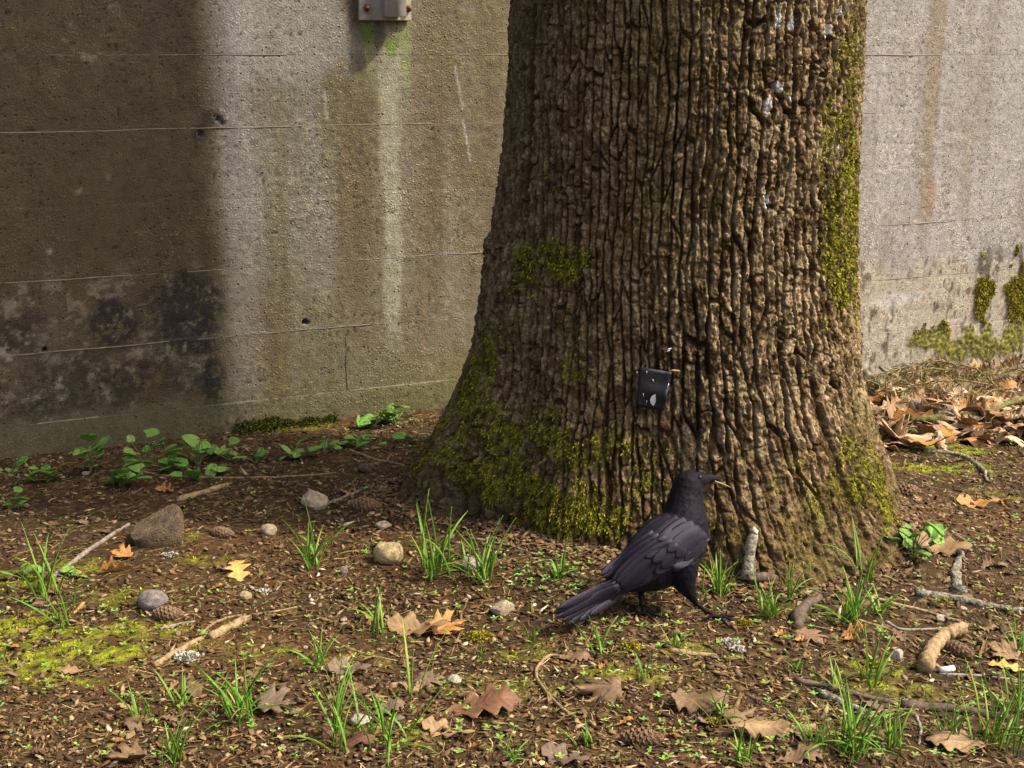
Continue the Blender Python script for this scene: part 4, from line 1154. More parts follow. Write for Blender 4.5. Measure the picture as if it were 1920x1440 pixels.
# ---- dead leaves
def leaf_mesh(name, kind, seed, curl=0.25, fold=0.15, wave=0.05):
    """unit leaf along +y; oak: rounded lobes on both sides, maple: five pointed lobes"""
    rr = random.Random(seed)
    b_ = bmesh.new()
    ph = rr.uniform(0, 6.28)
    def shape(x, y):
        z = curl * (x * x * 2.2) + fold * abs(x) + wave * math.sin(7 * y + ph + 3 * x) + wave * 0.7 * math.sin(11 * x + ph * 2 + 4 * y)
        z += rr.uniform(-0.004, 0.004) - 0.5 * curl * (y - 0.5) ** 2
        return Vector((x, y, z))
    if kind == 'oak':
        n, m = 44, 9
        nl = rr.uniform(3.3, 4.1)
        rows = []
        for i in range(n + 1):
            t = i / n
            env = 0.34 * (math.sin(math.pi * min(1, t ** 0.85)) ** 0.7) * (0.62 + 0.5 * t if t < 0.75 else 0.995) + 0.008
            row_ = []
            for j in range(m):
                s = (j - (m - 1) / 2) / ((m - 1) / 2)
                lob = (0.66 if seed == 300 else 0.77) + (0.34 if seed == 300 else 0.25) * math.cos(2 * math.pi * nl * (t - 0.05) + (0.4 if s > 0 else -0.2) + ph * 0.2)
                lob = max(lob, 0.36)
                lob = lob if 0.12 < t < 0.93 else (lob * 0.4 + 0.5)
                x = s * env * (lob ** (abs(s) ** 1.5 + 0.05)) * (1 + 0.06 * rr.uniform(-1, 1))
                y = t + 0.10 * abs(s) * math.sin(math.pi * t)
                row_.append(b_.verts.new(shape(x, y)))
            rows.append(row_)
        for a, c in zip(rows[:-1], rows[1:]):
            for j in range(m - 1): b_.faces.new((a[j], a[j + 1], c[j + 1], c[j]))
    else:
        half = [(0, 1.0), (.06, .86), (.13, .80), (.10, .70), (.09, .62), (.20, .66), (.30, .74), (.37, .80), (.38, .70), (.46, .64), (.36, .56), (.26, .47), (.36, .44), (.50, .42), (.40, .34), (.30, .28), (.20, .22), (.22, .14), (.12, .13), (.03, .14)]
        out = [(-x, y) for x, y in half[::-1]] + half[1:]
        c0 = (0, 0.30)
        rings = []
        for f_ in (0.33, 0.66, 1.0):
            rings.append([b_.verts.new(shape(c0[0] + (x - c0[0]) * f_ * (1 + .03 * rr.uniform(-1, 1)), c0[1] + (y - c0[1]) * f_)) for x, y in out])
        cv = b_.verts.new(shape(*c0))
        k = len(out)
        for i in range(k):
            j = (i + 1) % k
            b_.faces.new((cv, rings[0][i], rings[0][j]))
            for a, c in zip(rings[:-1], rings[1:]): b_.faces.new((a[i], c[i], c[j], a[j]))
    # stalk
    bmesh.ops.recalc_face_normals(b_, faces=b_.faces)
    thicken(b_, 0.007)
    y0 = 0.0 if kind == 'oak' else 0.15
    z0 = shape(0, y0).z
    bm_tube(b_, [Vector((0, y0 + 0.06, z0)), Vector((0.01, y0 - 0.08, z0 + 0.01)), Vector((0.03, y0 - 0.22, z0 + 0.03))], [0.008, 0.008, 0.010], 5)
    return bm_mesh(name, b_)
def leaf_mat(name, c0, c1):
    m, nt, b = nmat(name)
    oi = nd(nt, 'ShaderNodeObjectInfo')
    base = ramp(nt, oi.outputs['Random'], [(0, c0), (1, c1)])
    tc_ = nd(nt, 'ShaderNodeTexCoord')
    # veins: pale midrib and side veins in leaf coordinates
    sx = nd(nt, 'ShaderNodeSeparateXYZ'); nt.links.new(tc_.outputs['Object'], sx.inputs[0])
    ab = nd(nt, 'ShaderNodeMath', operation='ABSOLUTE'); nt.links.new(sx.outputs[0], ab.inputs[0])
    sub = nd(nt, 'ShaderNodeMath', operation='MULTIPLY_ADD'); nt.links.new(ab.outputs[0], sub.inputs[0]); sub.inputs[1].default_value = -0.9; nt.links.new(sx.outputs[1], sub.inputs[2])
    fr = nd(nt, 'ShaderNodeMath', operation='PINGPONG'); nt.links.new(sub.outputs[0], fr.inputs[0]); fr.inputs[1].default_value = 0.055
    mn = nd(nt, 'ShaderNodeMath', operation='MINIMUM'); nt.links.new(ab.outputs[0], mn.inputs[0]); nt.links.new(fr.outputs[0], mn.inputs[1])
    vein = ramp(nt, mn.outputs[0], [(0.004, (1.35,) * 3), (0.014, (1.0,) * 3)])
    n = noise(nt, 6, 5, 0.65)
    c = mixc(nt, 'MULTIPLY', 1.0, base, ramp(nt, n, [(0.3, (0.62,) * 3), (0.68, (1.28,) * 3)]))
    c = mixc(nt, 'MULTIPLY', 0.8, c, vein)
    nt.links.new(c, b.inputs['Base Color'])
    b.inputs['Roughness'].default_value = 0.62
    b.inputs['Specular IOR Level'].default_value = 0.3
    bump(nt, b, mn.outputs[0], 0.3, 0.02)
    tr = nd(nt, 'ShaderNodeBsdfTranslucent'); nt.links.new(c, tr.inputs[0])
    mx = nd(nt, 'ShaderNodeMixShader', Fac=0.18)
    nt.links.new(b.outputs[0], mx.inputs[1]); nt.links.new(tr.outputs[0], mx.inputs[2])
    nt.links.new(mx.outputs[0], nt.nodes['Material Output'].inputs[0])
    return m
M_leaf = {'ochre': leaf_mat('ochre_leaf', (0.56, 0.34, 0.09), (0.60, 0.37, 0.11)), 'brown': leaf_mat('brown_leaf', (0.16, 0.096, 0.048), (0.21, 0.13, 0.07)),
          'orange': leaf_mat('orange_leaf', (0.34, 0.155, 0.045), (0.40, 0.20, 0.06)), 'tan': leaf_mat('tan_leaf', (0.25, 0.155, 0.07), (0.33, 0.21, 0.10)),
          'grey': leaf_mat('grey_brown_leaf', (0.15, 0.10, 0.062), (0.185, 0.127, 0.085)), 'red': leaf_mat('red_brown_leaf', (0.17, 0.07, 0.045), (0.20, 0.085, 0.055)),
          'rust': leaf_mat('rust_brown_leaf', (0.17, 0.082, 0.040), (0.20, 0.10, 0.05)),
          'litter': leaf_mat('litter_leaf', (0.32, 0.19, 0.095), (0.56, 0.41, 0.26))}
LEAF = {('oak', i): leaf_mesh('dead_leaf', 'oak', 300 + i, *cfw) for i, cfw in enumerate(((.1, .05, .02), (.25, .1, .04), (-.45, -.05, .045), (.6, .2, .06), (-.2, .06, .05), (1.2, .4, .08)))}
LEAF.update({('maple', i): leaf_mesh('dead_leaf', 'maple', 320 + i, *cfw) for i, cfw in enumerate(((-.2, .03, .025), (.3, .06, .04), (-.5, -.06, .05)))})
def leaf(px, row, size, yaw, kind, var, mat, label, tilt=(0, 0), dz=0.006, wide=1.0, group=None):
    """size: leaf length in photograph pixels if seen flat on"""
    g = gp(px, row, dz * (0.7 if group is None else 1))
    o = link('dead_leaf', LEAF[kind, var], None, label=label, cat='leaf', group=group)
    if not o.material_slots or o.material_slots[0].material is None:
        if not o.data.materials: o.data.materials.append(None)
    o.material_slots[0].link = 'OBJECT'; o.material_slots[0].material = M_leaf[mat]
    s = 0.92 * size / ppm(row)
    R_ = Matrix.Rotation(math.radians(yaw), 4, 'Z') @ Matrix.Rotation(math.radians(tilt[0]), 4, 'X') @ Matrix.Rotation(math.radians(tilt[1]), 4, 'Y')
    o.rotation_euler = R_.to_euler()
    o.scale = (s * wide, s, s)
    o.location = g - (R_ @ Vector((0, 0.5 * s, 0)))
    return o
leaf(447, 1080, 72, 20, 'oak', 0, 'ochre', 'bright ochre yellow oak leaf lying flat on the left', (24, -6), 0.016, 1.25)
leaf(785, 1188, 135, 75, 'oak', 4, 'tan', 'large curled tan leaf casting a dark shadow left of the crow', (-5, -17), 0.024, .95)
leaf(838, 1186, 90, -65, 'maple', 1, 'orange', 'orange brown leaf lobe sticking out of the large curled tan leaf', (4, 24), 0.022, .8)
leaf(228, 1042, 55, 80, 'maple', 1, 'orange', 'small orange leaf below the largest stone', (8, -10), 0.01)
leaf(218, 1073, 66, 118, 'oak', 5, 'orange', 'rolled rusty orange leaf below the largest stone', (6, -20), 0.014, 0.35)
leaf(1518, 1200, 84, 215, 'maple', 0, 'brown', 'flat brown leaf with five lobes below the right foot of the crow', (-8, 4), 0.014, 1.05)
leaf(1768, 1035, 112, 75, 'oak', 4, 'tan', 'large tan oak leaf beside the leafy green plant at the right', (4, -26), 0.026, 1.15)
leaf(1125, 1304, 118, 92, 'maple', 2, 'brown', 'brown lobed leaf bottom centre with a dark gap below it', (0, -24), 0.024, .95)
leaf(1078, 1236, 62, -85, 'oak', 1, 'brown', 'torn square piece of brown leaf at the tip of the wiry root', (0, 12), 0.01, 1.3)
leaf(905, 1332, 150, -80, 'oak', 1, 'rust', 'large crumpled red brown leaf at the bottom centre', (6, 14), 0.016, 1.15)
leaf(800, 1284, 78, 190, 'maple', 0, 'grey', 'grey brown lobed leaf between the two grass stalks at the bottom', (-12, 6), 0.014)
leaf(655, 1262, 90, 80, 'oak', 4, 'grey', 'grey brown oak leaf behind the tall grass at the bottom left', (0, -16), 0.016, 1.1)
leaf(515, 1328, 92, -95, 'maple', 1, 'grey', 'grey brown forked leaf right of the big grass tuft bottom left', (0, 14), 0.016)
leaf(364, 1300, 48, 20, 'oak', 1, 'brown', 'small square brown leaf piece left of the big grass tuft bottom left', (18, 0), 0.014, 1.4)
leaf(258, 1362, 70, -80, 'maple', 2, 'brown', 'pale brown leaf at the bottom left corner', (0, 15), 0.016)
leaf(132, 1264, 55, 95, 'oak', 1, 'tan', 'small tan leaf below the large patch of moss', (0, -10), 0.012, .9)
leaf(1312, 1330, 118, 82, 'oak', 2, 'brown', 'arched brown oak leaf at the bottom right of centre', (0, -18), 0.03, 1.2)
leaf(1385, 1350, 90, -60, 'maple', 2, 'brown', 'torn brown leaf right of the arched oak leaf', (0, 15), 0.014, 1.0)
leaf(1425, 1382, 120, -88, 'oak', 2, 'tan', 'tan arched leaf over the pale stick at the bottom', (0, 20), 0.03, .9)
leaf(1882, 1232, 82, 60, 'maple', 1, 'tan', 'pale tan lobed leaf at the right edge', (14, -18), 0.02)
leaf(1893, 1256, 90, 70, 'oak', 0, 'ochre', 'yellowish leaf lying under the pale tan leaf at the right edge', (4, -10), 0.010, .7)
leaf(1848, 1228, 76, 140, 'oak', 5, 'tan', 'narrow rolled tan leaf between the thick curved stick and the right edge', (10, -20), 0.016, .4)
leaf(1600, 1192, 66, -65, 'oak', 5, 'orange', 'narrow rolled red brown leaf below the big grass tuft on the right', (6, 12), 0.012, .35)
leaf(1685, 1196, 44, 200, 'oak', 0, 'brown', 'small lobed brown leaf left of the thin forked twigs', (-14, 10), 0.012)
leaf(1832, 950, 90, 85, 'oak', 4, 'orange', 'dark orange leaf lying alone above the scaly cone at the right', (0, -16), 0.018, .9)
leaf(730, 1335, 70, -60, 'oak', 1, 'grey', 'grey brown leaf with a pale edge among grass at the bottom', (5, 10), 0.014, 1.2)
leaf(655, 1392, 130, 60, 'oak', 2, 'red', 'dark red brown leaf at the bottom edge left of centre', (0, -10), 0.02, 1.0)
leaf(840, 1375, 120, 65, 'oak', 4, 'tan', 'tan leaf half buried at the bottom edge centre', (0, -8), 0.008, .8)
leaf(75, 1128, 55, 100, 'maple', 0, 'brown', 'small brown leaf under the weed at the left edge', (0, -8), 0.01)
leaf(1640, 1330, 60, 40, 'oak', 1, 'grey', 'faded leaf fragment below the pale broken stick', (0, 8), 0.01)
leaf(1790, 1400, 120, 80, 'oak', 1, 'tan', 'pale leaf under the grass in the bottom right corner', (0, -12), 0.016, 1.1)
leaf(1500, 1425, 110, -70, 'oak', 1, 'brown', 'brown leaf at the bottom edge below the arched tan leaf', (0, 10), 0.012)
leaf(240, 1425, 100, 100, 'maple', 1, 'brown', 'brown leaf at the bottom edge near the left corner', (0, 10), 0.012)
leaf(1060, 1425, 110, 60, 'oak', 4, 'grey', 'grey brown leaf at the bottom edge centre', (0, -10), 0.012)
name_by_place(PB, lambda o: 'small loose pebble')
# bright heap of dry leaves right of the trunk
lr = random.Random(31)
HL = []; SCR = []
for i in range(135):
    px = lr.uniform(1628, 1945)
    row = lr.gauss(785, 30) + (px - 1780) * 0.06
    if row < 722 or row > 868: row = lr.uniform(735, 845)
    k = lr.random()
    mk = lr.choice(('litter', 'litter', 'litter', 'tan', 'brown', 'orange'))
    o = leaf(px, row, lr.uniform(50, 105), lr.uniform(0, 360), 'oak' if k < 0.85 else 'maple', lr.choice((1, 2, 3, 4, 5)) if k < 0.85 else lr.choice((1, 2)), mk,
         'dry pale brown leaf in the sunlit heap between trunk and wall at the right', (lr.gauss(0, 17), lr.gauss(0, 20)), lr.uniform(0.006, 0.040), lr.uniform(.7, 1.15), 'dry leaves heaped right of the trunk')
    HL.append((o, px, row)); o['label'] = mk
name_by_place(HL, lambda o: {'litter': 'pale dry leaf', 'tan': 'tan leaf', 'brown': 'dull brown leaf', 'orange': 'orange brown leaf'}[o['label']] + ' of the heap')
UB = []
for i in range(46):
    px = lr.uniform(1690, 1945); row = lr.uniform(692, 735) - (px - 1800) * 0.03
    o = leaf(px, row, lr.uniform(40, 85), lr.uniform(0, 360), 'oak', lr.choice((1, 2, 3, 4, 5)), lr.choice(('litter', 'tan', 'brown')), 'dry leaf tucked among conifer boughs along the wall foot', (lr.gauss(0, 15), lr.gauss(0, 15)), lr.uniform(.004, .02), lr.uniform(.7, 1.1), 'dry leaves under the boughs')
    UB.append((o, px, row))
name_by_place(UB, lambda o: 'dry leaf under the boughs')
for i, (px, row, g) in enumerate(scatter_px(95, [(0, 1180, 1920, 1438, 3), (1700, 850, 1920, 1200, 1.6), (0, 900, 700, 1180, 1.2)], 8)):
    o = leaf(px, row, lr.uniform(22, 44), lr.uniform(0, 360), 'oak', lr.choice((1, 2, 4, 5)), lr.choice(('brown', 'grey', 'tan', 'brown', 'orange')), 'small crumpled leaf scrap lying on the soil', (lr.uniform(-20, 20), lr.uniform(-25, 25)), 0.006, lr.uniform(.6, 1.2), 'leaf scraps strewn over the soil')
    SCR.append((o, px, row))

name_by_place(SCR, lambda o: 'small crumpled leaf scrap')

# ---- sticks and twigs
M_stick = {
    'tan': rnd_mat('peeled_wood', [(0, (0.21, 0.14, 0.066)), (1, (0.28, 0.19, 0.095))], 0.85, 85, 0.6, 190, 0.7, 0.004),
    'grey': rnd_mat('grey_twig', [(0, (0.20, 0.165, 0.125)), (1, (0.24, 0.20, 0.155))], 0.85, 90, 0.5, 140, 0.7, 0.004),
    'dark': rnd_mat('dark_twig', [(0, (0.085, 0.060, 0.040)), (1, (0.12, 0.085, 0.058))], 0.85, 90, 0.5, 140, 0.7, 0.004),
    'lichen': rnd_mat('lichen_twig', [(0, (0.17, 0.15, 0.11)), (1, (0.21, 0.185, 0.14))], 0.9, 95, 0.95, 110, 1.0, 0.010),
    'mossy': rnd_mat('mossy_twig', [(0, (0.095, 0.095, 0.024)), (1, (0.125, 0.115, 0.03))], 0.9, 100, 0.7, 120, 0.9, 0.006),
}
def stick(pts, r, mat, label, name='twig', cat='twig', knob=0.12, lift=0.3, seg=8, taper=0.6, seed=0, zs=None):
    """pts in pixels along the soil, r in pixels"""
    P = []
    for i in range(len(pts) - 1):
        n = 5
        for q in range(n):
            t = q / n
            P.append((pts[i][0] * (1 - t) + pts[i + 1][0] * t, pts[i][1] * (1 - t) + pts[i + 1][1] * t))
    P.append(pts[-1])
    # smooth corners
    A = np.array(P, float)
    for _ in range(3): A[1:-1] = (A[:-2] + 2 * A[1:-1] + A[2:]) / 4
    k = ppm(A[:, 1].mean()); rm = r / k
    rr = random.Random(seed + int(pts[0][0] * 7 + pts[0][1]))
    W = []
    for i, (a, b) in enumerate(A):
        z = 0 if zs is None else float(np.interp(i / (len(A) - 1), np.linspace(0, 1, len(zs)), zs))
        W.append(gp(a, b, rm * lift + z) + Vector((rr.uniform(-1, 1), rr.uniform(-1, 1), rr.uniform(-.5, 1))) * rm * 0.22)
    c0 = W[0].copy()
    n = len(W)
    V, Q, T = tube([w - c0 for w in W], [rm * (1 - (1 - taper) * i / (n - 1)) * (1 + knob * rr.uniform(-1, 1.3)) for i in range(n)], seg, True, 0.07 if seg < 12 else 0.025, seed + 3)
    return link(name, np_mesh(name, V, Q=Q, T=T), M_stick[mat], label=label, cat=cat, loc=c0)
stick([(332, 940), (380, 926), (427, 911)], 6, 'tan', 'short peeled tan stick in front of the wall plants on the left', 'stick', 'stick', taper=.9)
stick([(290, 1250), (345, 1216), (388, 1192)], 7, 'tan', 'tan stick pointing at the moss patch on the left', 'stick', 'stick')
stick([(392, 1198), (440, 1174), (470, 1160)], 9, 'tan', 'short split piece of yellowish wood beside the tan stick on the left', 'wood_piece', 'wood', taper=.8)
stick([(375, 1192), (400, 1168), (440, 1155), (490, 1152), (565, 1138)], 3, 'tan', 'thin curved twig above the split yellowish wood on the left')
stick([(300, 1182), (335, 1172), (365, 1166)], 4, 'grey', 'short grey twig just right of the cone on the left')
stick([(98, 1086), (150, 1046), (200, 1010), (243, 984)], 5, 'grey', 'grey twig leaning up to the left side of the largest stone')
stick([(255, 884), (300, 893), (430, 898), (540, 895), (645, 887)], 3, 'tan', 'long thin twig along the wall plants')
stick([(600, 952), (640, 935), (690, 915)], 3, 'grey', 'thin grey twig right of the pale angular stone')
stick([(655, 845), (700, 862), (758, 874)], 3, 'tan', 'thin twig in the shade left of the trunk')
stick([(1052, 1236), (1030, 1232), (1003, 1258), (1008, 1282), (1042, 1325), (1078, 1350)], 3.6, 'tan', 'pale wiry root bent like a hook bottom centre', 'root', 'root', taper=.8, lift=1.5)
stick([(1736, 1262), (1744, 1232), (1768, 1206), (1788, 1196), (1808, 1190)], 15, 'tan', 'thick curved bare stick at the right', 'stick', 'stick', taper=.85, seg=12, lift=.9, knob=.07)
stick([(1620, 1120), (1690, 1136), (1760, 1154), (1815, 1172)], 4, 'tan', 'long straight tan twig right of the big grass tuft')
stick([(1712, 1113), (1770, 1122), (1850, 1137), (1935, 1152)], 9, 'lichen', 'lichen covered branch above the long straight twig at the right', 'branch', 'branch', knob=.3)
stick([(1797, 1112), (1790, 1075), (1801, 1042)], 12, 'lichen', 'knobby lichen grey stick standing below the large tan oak leaf', 'stick', 'stick', knob=.35)
stick([(1493, 1180), (1499, 1150), (1535, 1122)], 13, 'dark', 'dark bark covered stub above the five lobed leaf', 'stick', 'stick', knob=.3)
stick([(1600, 1162), (1660, 1178), (1700, 1198), (1722, 1218)], 3, 'tan', 'thin tan twig running down to the thick curved stick')
stick([(1660, 1166), (1690, 1184), (1790, 1178)], 3.4, 'grey', 'thin grey green twig pointing at the thick curved stick')
stick([(1535, 1302), (1590, 1326), (1645, 1348)], 9, 'lichen', 'pale broken stick lying near the bottom right', 'stick', 'stick', knob=.25)
stick([(1490, 1278), (1580, 1298), (1680, 1322)], 7, 'dark', 'dark stick behind the pale broken stick near the bottom right', 'stick', 'stick')
stick([(1395, 1302), (1450, 1330), (1492, 1358)], 4.5, 'dark', 'dark thin twig right of the arched brown leaf')
stick([(1690, 1326), (1790, 1332), (1900, 1352)], 11, 'dark', 'dark weathered stick behind the grass at the bottom right', 'stick', 'stick')
stick([(1448, 1380), (1490, 1374), (1530, 1368)], 10, 'tan', 'pale wood piece at the bottom right of the arched tan leaf', 'wood_piece', 'wood', taper=.9)
stick([(1716, 1342), (1728, 1366), (1722, 1398)], 4, 'grey', 'short bent grey twig at the bottom right')
stick([(600, 1180), (640, 1212), (700, 1232), (775, 1247)], 2.6, 'tan', 'very thin brown twig below the large curled tan leaf')
stick([(1255, 1222), (1300, 1228), (1345, 1232)], 6, 'tan', 'short pale stick below the white lichen clump', 'stick', 'stick')
stick([(1030, 1312), (1060, 1290), (1010, 1318)], 3, 'tan', 'short straw coloured twig inside the hook of the wiry root')
stick([(1610, 1340), (1690, 1330), (1720, 1332)], 3, 'tan', 'thin pale twig above the grass at the bottom right')
stick([(1760, 1265), (1850, 1268), (1930, 1280)], 3, 'grey', 'thin twig running to the right edge below the thick curved stick')
stick([(880, 1010), (940, 1020), (1010, 1040)], 3, 'grey', 'thin twig at the foot of the mossy trunk')
stick([(1622, 728), (1660, 754), (1720, 784), (1785, 804), (1845, 797)], 9, 'lichen', 'long lichen crusted branch lying across the leaf heap', 'branch', 'branch', knob=.35, zs=(.05, .04, .03, .02))
stick([(1700, 800), (1800, 803), (1870, 784), (1940, 762)], 9, 'mossy', 'mossy branch crossing the leaf heap to the right edge', 'branch', 'branch', knob=.35, zs=(.02, .03, .04))
stick([(1758, 766), (1830, 742), (1900, 720), (1945, 712)], 10, 'dark', 'dark rough branch along the top of the leaf heap', 'branch', 'branch', knob=.3, zs=(.03, .05, .06))
stick([(1648, 716), (1700, 740), (1755, 764)], 4, 'grey', 'slim grey twig above the leaf heap near the trunk', zs=(.05, .04, .03))
stick([(1652, 818), (1690, 806), (1740, 824), (1775, 830)], 8, 'mossy', 'short mossy twig below the leaf heap beside the trunk', knob=.3)
stick([(1730, 848), (1800, 852), (1845, 882), (1850, 905)], 6, 'lichen', 'curved grey twig through the green moss patch at the right', knob=.3)
stick([(1660, 795), (1690, 780), (1720, 770)], 3, 'dark', 'short dark twig in the leaf heap beside the trunk')
# the pale ended stub leaning on the trunk base
P0 = gp(1402, 1096, 0.01)
stub = link('stick_stub', None, label='upright broken stub with a pale tip leaning at the trunk base', cat='stick', loc=P0)
pts = [P0, wp(1403, 1070, P0.y + .012), wp(1405, 1040, P0.y + .03), wp(1409, 1012, P0.y + .045), wp(1413, 1000, P0.y + .052)]
V, Q, T = tube([p - P0 for p in pts], [.0175, .0150, .0135, .0120, .010], 10, True, .16, 5)
link('stem', np_mesh('stem', V, Q=Q, T=T), M_stick['lichen'], stub)
pts = [wp(1413, 1001, P0.y + .05), wp(1415, 995, P0.y + .054), wp(1413, 987, P0.y + .058)]
V, Q, T = tube([p - P0 for p in pts], [.0105, .009, .002], 9, True, .1, 6)
link('broken_tip', np_mesh('broken_tip', V, Q=Q, T=T), M_rock['white'], stub)
P1 = gp(1460, 1092, .01)
V, Q, T = tube([Vector((0, 0, 0)), (P1 - P0) * .5 + Vector((0, 0, .006)), P1 - P0], [.015, .012, .007], 9, True, .15, 7)
link('side_branch', np_mesh('side_branch', V, Q=Q, T=T), M_stick['dark'], stub)
# white paper butt
g = gp(1775, 1262, .008)
V, Q, T = tube([Vector((-.0145, -.002, 0)), Vector((0, 0, .0)), Vector((.0145, .004, .001))], [.0058, .0058, .0058], 14, True, .02, 1)
M_paper = rnd_mat('white_paper', [(0, (0.80, 0.78, 0.74)), (1, (0.80, 0.78, 0.74))], 0.6, 40, .06, bstr=0)
link('cigarette_butt', np_mesh('cigarette_butt', V, Q=Q, T=T), M_paper, label='bright white paper butt beside the thick curved stick', cat='butt', loc=g)

# ---- cones: overlapping scales in spirals
def cone_mesh(name, seed, fat=0.27, open_=0.5):
    b_ = bmesh.new()
    n = 78
    rr = random.Random(seed)
    bm_tube(b_, [Vector((0, t, 0)) for t in np.linspace(-.48, .48, 9)], [fat * 0.72 * math.sin(math.pi * (0.10 + 0.82 * t)) ** .7 for t in np.linspace(0, 1, 9)], 10)
    for i in range(n):
        t = (i + .5) / n
        an = i * 2.39996
        R0 = fat * math.sin(math.pi * (0.10 + 0.84 * t)) ** .7
        d = Vector((math.cos(an), 0, math.sin(an))); y = -.5 + t
        s = Vector((-math.sin(an), 0, math.cos(an)))
        w = 0.105 * (0.6 + R0 / fat * .5); l = 0.15
        p = d * R0 * .62 + Vector((0, y - .02, 0))
        tip = d * (R0 * (1.02 + .12 * open_ * rr.uniform(.5, 1.3))) + Vector((0, y + l, 0))
        mid = d * (R0 * 1.0) + Vector((0, y + l * .5, 0))
        vs = [b_.verts.new(v) for v in (p - s * w * .4, p + s * w * .4, mid + s * w, tip + s * w * .45, tip - s * w * .45, mid - s * w)]
        lo = [b_.verts.new(v.co - d * 0.03) for v in vs]
        b_.faces.new(vs); b_.faces.new(lo[::-1])
        for k in range(6): b_.faces.new((vs[k], lo[k], lo[(k + 1) % 6], vs[(k + 1) % 6]))
    return bm_mesh(name, b_, False)
CONE = [cone_mesh('fir_cone', 40), cone_mesh('fir_cone', 41, .22, 1.2)]
M_cone = rnd_mat('cone_scale', [(0, (0.13, 0.072, 0.035)), (1, (0.19, 0.12, 0.065))], 0.85, 8, 0.6, 30, 0.5, 0.02)
def cone(px, row, L, yaw, var, label, tilt=0):
    s = 0.82 * L / ppm(row)
    o = link('fir_cone', CONE[var], M_cone, label=label, cat='cone', loc=gp(px, row, s * .13))
    o.scale = (s, s, s); o.rotation_euler = (math.radians(tilt), 0, math.radians(yaw))
cone(320, 1158, 66, 85, 0, 'brown fir cone below the smooth grey pebble on the left')
cone(1758, 1020, 74, -50, 1, 'pale scaly fir cone right of the large tan oak leaf')
cone(1800, 1228, 72, 35, 0, 'dark fir cone lying against the thick curved stick')
cone(1700, 928, 66, 80, 0, 'grey fir cone on bare soil right of the trunk')
cone(690, 955, 66, 75, 0, 'dark fir cone at the tip of the left root')
cone(655, 1304, 84, 88, 0, 'fat brown fir cone among the grass at the bottom left')
cone(1208, 1392, 90, 85, 1, 'yellowish fir cone at the bottom edge centre')
cone(420, 1005, 52, 70, 0, 'brown fir cone right of the largest stone')

# ------------------------------------------------------------------ plants
def blade_mesh(name, bend, twist, seed):
    V = []; Q = []
    n = 8
    for i in range(n + 1):
        t = i / n
        ang = bend * t * 1.2
        y = (1 - math.cos(ang)) / max(bend * 1.2, 1e-3); z = math.sin(ang) / max(bend * 1.2, 1e-3)
        w = 0.5 * (0.55 + 0.45 * min(1, t * 3)) * max(0.03, 1 - t ** 2.2)
        tw = twist * t
        cx, sx = math.cos(tw), math.sin(tw)
        nd_ = Vector((0, math.cos(ang), -math.sin(ang)))
        for s, dn in ((-1, -.18), (0, 0.12), (1, -.18)):
            V.append((s * w * 0.1 * cx, y + 0.1 * s * w * sx + nd_.y * dn * 0.1 * w, z + nd_.z * dn * 0.1 * w))
    for i in range(n):
        for j in range(2): Q.append((i * 3 + j, i * 3 + j + 1, i * 3 + j + 4, i * 3 + j + 3))
    b_ = bmesh.new(); vs = [b_.verts.new(v) for v in V]
    for q in Q: b_.faces.new([vs[k] for k in q])
    bmesh.ops.recalc_face_normals(b_, faces=b_.faces)
    thicken(b_, 0.004)
    return bm_mesh(name, b_)
BLADE = [blade_mesh('blade', b_, t_, i) for i, (b_, t_) in enumerate(((.15, .2), (.35, -.3), (.6, .4), (.9, .2), (1.3, -.3), (1.8, .2)))]
M_grass = rnd_mat('grass_blade', [(0, (0.15, 0.33, 0.03)), (0.5, (0.20, 0.40, 0.04)), (0.85, (0.29, 0.46, 0.06)), (1, (0.42, 0.38, 0.12))], 0.45, 6, 0.2, bstr=0, spec=0.45, transl=0.42)
def tuft(px, row, hpx, n, label, spread=0.35, lean=0.0, seed=0, wid=5.6):
    g = gp(px, row, -0.004)
    k = ppm(row)
    rr = random.Random(int(px * 13 + row) + seed)
    t = link('grass_tuft', None, label=label, cat='grass', loc=g)
    n = int(n * 1.5 + .5)
    for i in range(n):
        L = hpx / k * (rr.uniform(.5, 1.08) if i else 1.08)
        v = rr.choices(range(6), (3, 4, 5, 3.2, 2.2, 1.2))[0] if i else rr.choice((0, 1))
        o = link('blade', BLADE[v], M_grass, t)
        w = (wid * rr.uniform(.6, 1.25)) / k / 0.1
        o.scale = (w, L, L)
        o.location = (rr.gauss(0, .010) * (hpx / 100), rr.gauss(0, .012) * (hpx / 100), 0)
        yaw = rr.uniform(0, 6.28)
        o.rotation_euler = (Matrix.Rotation(lean, 3, 'Y') @ Matrix.Rotation(yaw, 3, 'Z') @ Matrix.Rotation(-abs(rr.gauss(0, spread)), 3, 'X')).to_euler()
    return t
